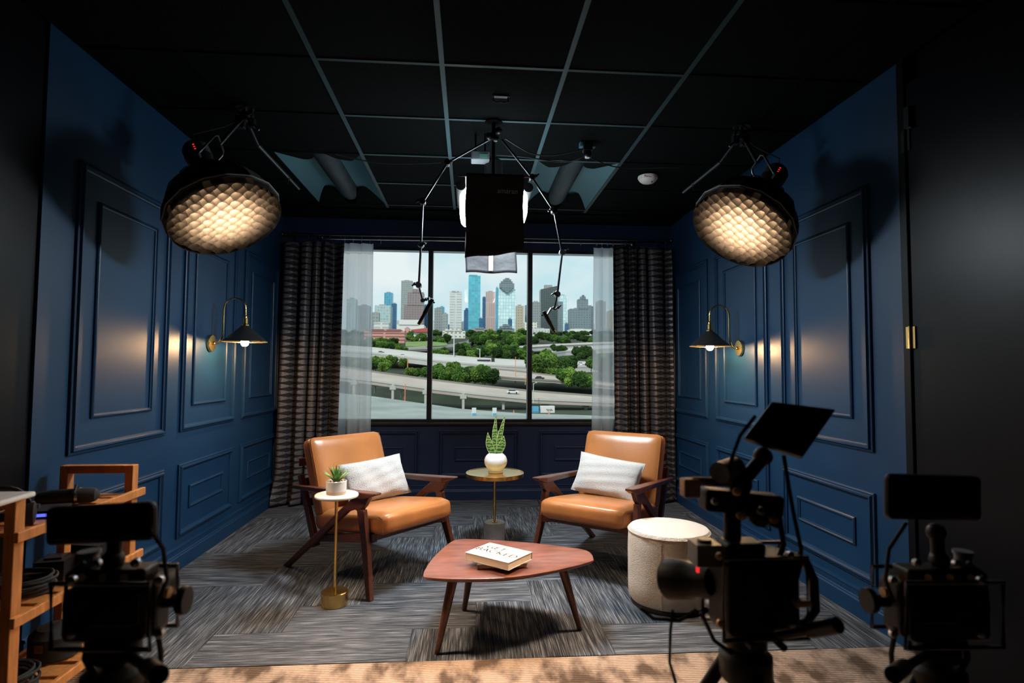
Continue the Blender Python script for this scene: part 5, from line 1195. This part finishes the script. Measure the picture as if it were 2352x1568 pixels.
MB().add([P1, P2, P3, P4]+[q+Vector((0, 40, 0)) for q in (P1, P2, P3, P4)], [(0, 3, 2, 1), (4, 5, 6, 7), (0, 1, 5, 4), (1, 2, 6, 5), (2, 3, 7, 6), (3, 0, 4, 7)]).build('roof', 'roof_red', rr_)

# low blocks between the towers
rnd_ = random.Random(5)
for k in range(34):
    x = 262+k*54+rnd_.uniform(-14, 14); w = rnd_.uniform(24, 56)
    tower('low far block filling the skyline between the towers', [(x, x+w, rnd_.uniform(690, 752), 790)], 2800+58*((k*5) % 34), ('f_grey', 'f_slate', 'f_white', 'f_pale', 'f_deepblue', 'f_tan', 'f_midgrey')[k % 7], 'office_block', 'low blocks of the skyline', cat='building')
# trees
import bmesh
def crown_mesh(seed, m):
    rnd = random.Random(seed); bm = bmesh.new()
    for k in range(7):
        c = Vector((rnd.uniform(-.28, .28), rnd.uniform(-.28, .28), rnd.uniform(.16, .76))); r = rnd.uniform(.18, .32)
        if k == 0: c, r = Vector((0, 0, .50)), .38
        g_ = bmesh.ops.create_icosphere(bm, subdivisions=4, radius=r, matrix=Matrix.Translation(c))
        for v in g_['verts']:
            d = (v.co-c); n = math.sin(d.x*31+seed)*math.sin(d.y*29+k)*math.sin(d.z*33+2*k)
            v.co = c + d*(1+.22*n+rnd.uniform(-.20, .20)); v.co.z = c.z+(v.co.z-c.z)*.9
    me = bpy.data.meshes.new('crown'); bm.to_mesh(me); bm.free(); me.materials.append(MATS[m]); return me
CROWN = {(m, s): crown_mesh(10*s+len(m), m) for m in ('leaf_dark', 'leaf_mid', 'leaf_light') for s in range(3)}
TRUNK = MB().lathe([(.035, -.12), (.025, .3), (.012, .55)], 6).mesh('trunk', 'trunk')
def tree(zx, zy, D, hz, m, label, group, sq=1):
    b = zc(zx, zy, D); h = hz/3.564*D/FPX
    t = bpy.data.objects.new('tree', None); COL.objects.link(t); t.location = b; t.rotation_euler = (0, 0, random.uniform(0, 6.28)); t.scale = (h*sq, h*sq, h); t.empty_display_size = .2
    tag(t, label, 'tree', group)
    for nm, me in (('crown', CROWN[(m, random.randrange(3))]), ('trunk', TRUNK)):
        o = bpy.data.objects.new(nm, me); COL.objects.link(o); o.parent = t
def grove(x0, x1, y0, y1, d0, d1, n, h0, h1, ms, label, sq=1.15):
    order = sorted(range(n), key=lambda k: (k*.618+.17) % 1)
    for rank, k in enumerate(order):
        t = (k+.5)/n; t = (t*7.13) % 1; x = x0+(x1-x0)*((k*.618+.17) % 1)
        tree(x, y0+(y1-y0)*t, d1+(d0-d1)*t, random.uniform(h0, h1), ms[k % len(ms)], label if n > 10 else label + ', ' + ORD[rank] + ' from left' if rank < 8 else label, label.split(',')[0], sq)
D_, M_, L_ = 'leaf_dark', 'leaf_mid', 'leaf_light'
grove(-500, 2650, 806, 828, 1000, 1250, 96, 26, 40, (D_, D_, M_), 'far dark tree in the belt at the foot of downtown', 1.5)
grove(1080, 1570, 832, 920, 610, 850, 34, 50, 84, (D_, M_, L_, D_), 'tree in the thicket before the crowned tower', 1.2)
grove(1570, 2080, 846, 892, 640, 820, 30, 40, 62, (D_, D_, M_), 'tree in the dark wood behind the upper right flyover', 1.3)
grove(778, 900, 862, 905, 700, 800, 9, 44, 66, (D_, D_, M_), 'dark tree left of the white office block', 1.2)
grove(276, 480, 884, 940, 590, 690, 14, 48, 72, (D_, M_, L_), 'tree on the slope before the pink garage', 1.1)
grove(560, 730, 838, 880, 720, 780, 10, 36, 56, (M_, L_), 'small tree beside the lawn and red roofed hall', 1.1)
grove(480, 556, 935, 965, 510, 560, 4, 40, 54, (M_, L_), 'small tree by the freeway, left pane', 1.1)
grove(784, 880, 965, 1004, 440, 470, 6, 48, 66, (M_, L_), 'bushy tree beyond the freeway at the left mullion', 1.1)
grove(985, 1330, 950, 1016, 440, 520, 20, 64, 104, (M_, L_, M_, D_), 'tree beyond the freeway in the middle pane', 1.05)
grove(1330, 1560, 960, 1030, 430, 500, 14, 64, 100, (M_, D_, M_), 'tree beyond the freeway at the right mullion', 1.05)
grove(1740, 1860, 930, 956, 485, 510, 6, 40, 52, (D_,), 'dark tree between the two right flyovers', 1.2)
grove(1935, 2070, 975, 1022, 420, 445, 8, 60, 84, (D_,), 'dark tree by the right flyover and sheer', 1.1)
grove(274, 460, 1066, 1112, 300, 335, 9, 74, 100, (M_, L_, L_), 'bright tree between freeway and near flyover, left pane', 1.0)
tree(524, 1078, 322, 76, L_, 'single bright tree at the freeway, left pane', 'trees by the freeway')
grove(572, 730, 1136, 1172, 262, 285, 7, 62, 88, (M_, L_), 'tree behind the near flyover at the left mullion', 1.1)
grove(775, 960, 1150, 1204, 262, 285, 9, 100, 132, (M_, L_, M_), 'tall tree behind the near flyover, left in the middle pane', .95)
grove(960, 1250, 1172, 1220, 255, 280, 14, 92, 135, (M_, L_, D_), 'dense tree behind the near flyover in the middle pane', 1.05)
grove(1575, 1880, 1090, 1150, 290, 330, 18, 100, 165, (M_, L_, D_), 'tall tree before the freeway in the right pane', 1.0)
grove(1810, 2040, 1196, 1252, 240, 262, 12, 96, 140, (M_, D_, L_), 'dense tree standing before the middle road, right pane', 1.05)
grove(-460, 262, 884, 940, 590, 690, 26, 48, 72, (D_, M_, L_), 'tree on the slope beyond the left sheer', 1.1)
grove(-300, 262, 1066, 1112, 300, 335, 12, 74, 100, (M_, L_, D_), 'tree between freeway and flyover beyond the left sheer', 1.0)
grove(2080, 2600, 846, 892, 640, 820, 20, 40, 62, (D_, D_, M_), 'tree in the dark wood beyond the right sheer', 1.3)
grove(2050, 2450, 1100, 1150, 290, 330, 12, 90, 150, (M_, L_, D_), 'tall tree before the freeway beyond the right sheer', 1.0)
for k, (x0, x1, zt, m_) in enumerate(((-330, -260, 600, 'f_grey'), (-210, -130, 520, 'f_tan'), (-90, -30, 640, 'f_pale'), (2200, 2270, 620, 'f_tan'), (2310, 2390, 560, 'f_pale'), (2430, 2500, 640, 'f_midgrey'))):
    tower(('grey', 'tan', 'pale', 'tan', 'pale', 'grey')[k] + ' tower standing beyond the ' + ('left' if k < 3 else 'right') + ' sheer curtain', [(x0, x1, zt, 790)], 1900+70*k, m_)
# cars
def car(zx, zy, D, Lm, m, label, rz=0):
    t = thing('car', label, 'car', zc(zx, zy, D)+Vector((0, 0, .1)), rz, 'cars on the roads outside')
    MB().prism([(-2.2, .35), (-2.2, .85), (-1.9, 1.0), (2.0, .95), (2.25, .7), (2.25, .35)], -.9, .9, Matrix.Rotation(PI/2, 4, 'X')).build('body', m, t, bevel=.08)
    MB().prism([(-1.9, .95), (-1.3, 1.5), (.5, 1.5), (1.2, .95)], -.8, .8, Matrix.Rotation(PI/2, 4, 'X')).build('cabin', 'car_glass', t)
    MB().prism([(-1.35, 1.48), (-1.2, 1.55), (.45, 1.55), (.55, 1.48)], -.78, .78, Matrix.Rotation(PI/2, 4, 'X')).build('roof', m, t)
    for x in (-1.4, 1.4):
        for y in (-.85, .85): MB().cyl((x, y-.1, .33), (x, y+.1, .33), .33).build('wheel', 'rubber', t, smooth=True)
    t.scale = (Lm,)*3
car(1418, 1298, 220, 1.0, 'car_white', 'white car driving on the near flyover', -.08)
car(1638, 1182, 266, 1.0, 'car_black', 'black car on the middle road', -.08)
car(1256, 1140, 275, 1.0, 'car_blue', 'blue car on the middle road', -.08)
car(520, 994, 395, .95, 'car_white', 'white car on the freeway, left pane', -.1)
car(340, 966, 410, .95, 'car_black', 'dark car on the freeway, left pane', -.1)
car(1785, 966, 480, 1.0, 'car_black', 'dark car on the right flyover', .05)
car(1975, 1062, 372, 1.0, 'car_white', 'white car on the freeway, right pane', 0)
car(2030, 1066, 372, 1.0, 'car_black', 'dark car on the freeway beside the right sheer', 0)
tk = thing('truck', 'dark flatbed truck on the freeway, middle pane', 'truck', zc(1198, 1044, 400)+Vector((0, 0, .2)), -.05)
MB().box(-6, 3.4, -1.2, 1.2, .9, 1.3).box(-6, 3.2, -1.15, 1.15, 1.3, 2.0).build('bed', 'car_black', tk); MB().box(3.7, 6, -1.2, 1.2, .6, 3.0).build('cab', 'car_black', tk, bevel=.2)
for x in (-4.5, -3.2, 1.5, 4.8): MB().cyl((x, -1.3, .5), (x, 1.3, .5), .5).build('axle', 'rubber', tk)
# poles, barriers, signs and containers
def pole(zx, z0, z1, D, r, m, label, name='pole', cat='pole', arm_=0):
    a, b = zc(zx, z0, D), zc(zx, z1, D); t = thing(name, label, cat, b, group='poles outside the window'); h = a.z-b.z
    MB().cyl((0, 0, -1), (0, 0, h), r, r*.6, 8).build('shaft', m, t)
    if arm_:
        MB().tube([(0, 0, h-.5), (arm_, 0, h+.2)], r*.5, 6).build('bracket', m, t); MB().cbox((arm_*1.3, 0, h+.2), (abs(arm_)*.6, .6, .3)).build('lamp', m, t)
    return t
pole(935, 575, 1008, 430, .45, 'pole_grey', 'tall pale light mast in the middle pane', 'light_mast', 'light pole', 1.6)
pole(1148, 930, 1020, 400, .35, 'pole_grey', 'short white sign post beside the freeway', 'light_mast', 'light pole', -1.5)
pole(556, 1010, 1140, 300, .35, 'orange_paint', 'upper orange marker pole in the left pane')
pole(535, 1215, 1358, 190, .20, 'orange_paint', 'lower orange marker pole under the flyover, left pane')
pole(1440, 995, 1205, 270, .22, 'orange_paint', 'thin orange pole in the middle pane')
pole(1520, 1145, 1205, 255, .20, 'orange_paint', 'short orange pole at the right mullion')
pole(1586, 1210, 1350, 205, .18, 'pole_grey', 'grey lamp post on the near flyover in the right pane', 'light_mast', 'light pole', .8)
for i, zx in enumerate((1100, 1268)):
    b = zc(zx, 1490, 140); t = thing('site_sign', 'tilted white and blue site board below the window view, ' + ('left one' if i == 0 else 'right one'), 'sign', b, .5, 'site boards')
    MB().box(-.55, .55, -.06, .06, .4, 2.3).build('board', 'plaster_white', t); MB().box(-.55, .55, -.08, -.06, .4, 1.0).build('stripe', 'sign_blue', t)
    MB().box(-.5, -.42, -.05, .05, -.3, .4).box(.42, .5, -.05, .05, -.3, .4).build('stand', 'pole_grey', t); MB().box(.55, .75, -.2, .2, -.1, .6).build('lamp_unit', 'orange_paint', t)
b = zc(1602, 1452, 180); t = thing('shipping_container', 'blue container under the near flyover', 'container', b, .1)
MB().box(-1.0, 1.0, -.8, .8, -.5, 1.95).build('shell', 'container_blue', t, bevel=.05); MB().box(-.9, .9, -.85, -.8, .5, 1.75).build('door', 'sign_blue', t)
b = zc(1700, 1452, 180); t = thing('shipping_container', 'white container with dark graffiti under the near flyover', 'container', b, .1)
MB().box(-2.2, 2.2, -.8, .8, -.5, 2.1).build('shell', 'plaster_white', t, bevel=.05)
MB().tube([(-.5+.26*k, -.83, .9+.42*math.sin(k*2.3)) for k in range(9)], .09, 5).build('graffiti', 'ink', t)
for i, (zx, zy) in enumerate(((1425, 1468), (1410, 1350), (1715, 1478), (525, 1345), (565, 1398), (440, 1380))):
    D = prof_D(zy)*.985; b = zc(zx, zy, D); t = thing('traffic_cone', 'small orange barrier on the concrete lot', 'traffic cone', b, group='orange barriers on the lot')
    MB().lathe([(.5, 0), (.5, .1), (.28, .12), (.06, 1.3), (1e-6, 1.32)], 10).build('cone', 'orange_paint', t)
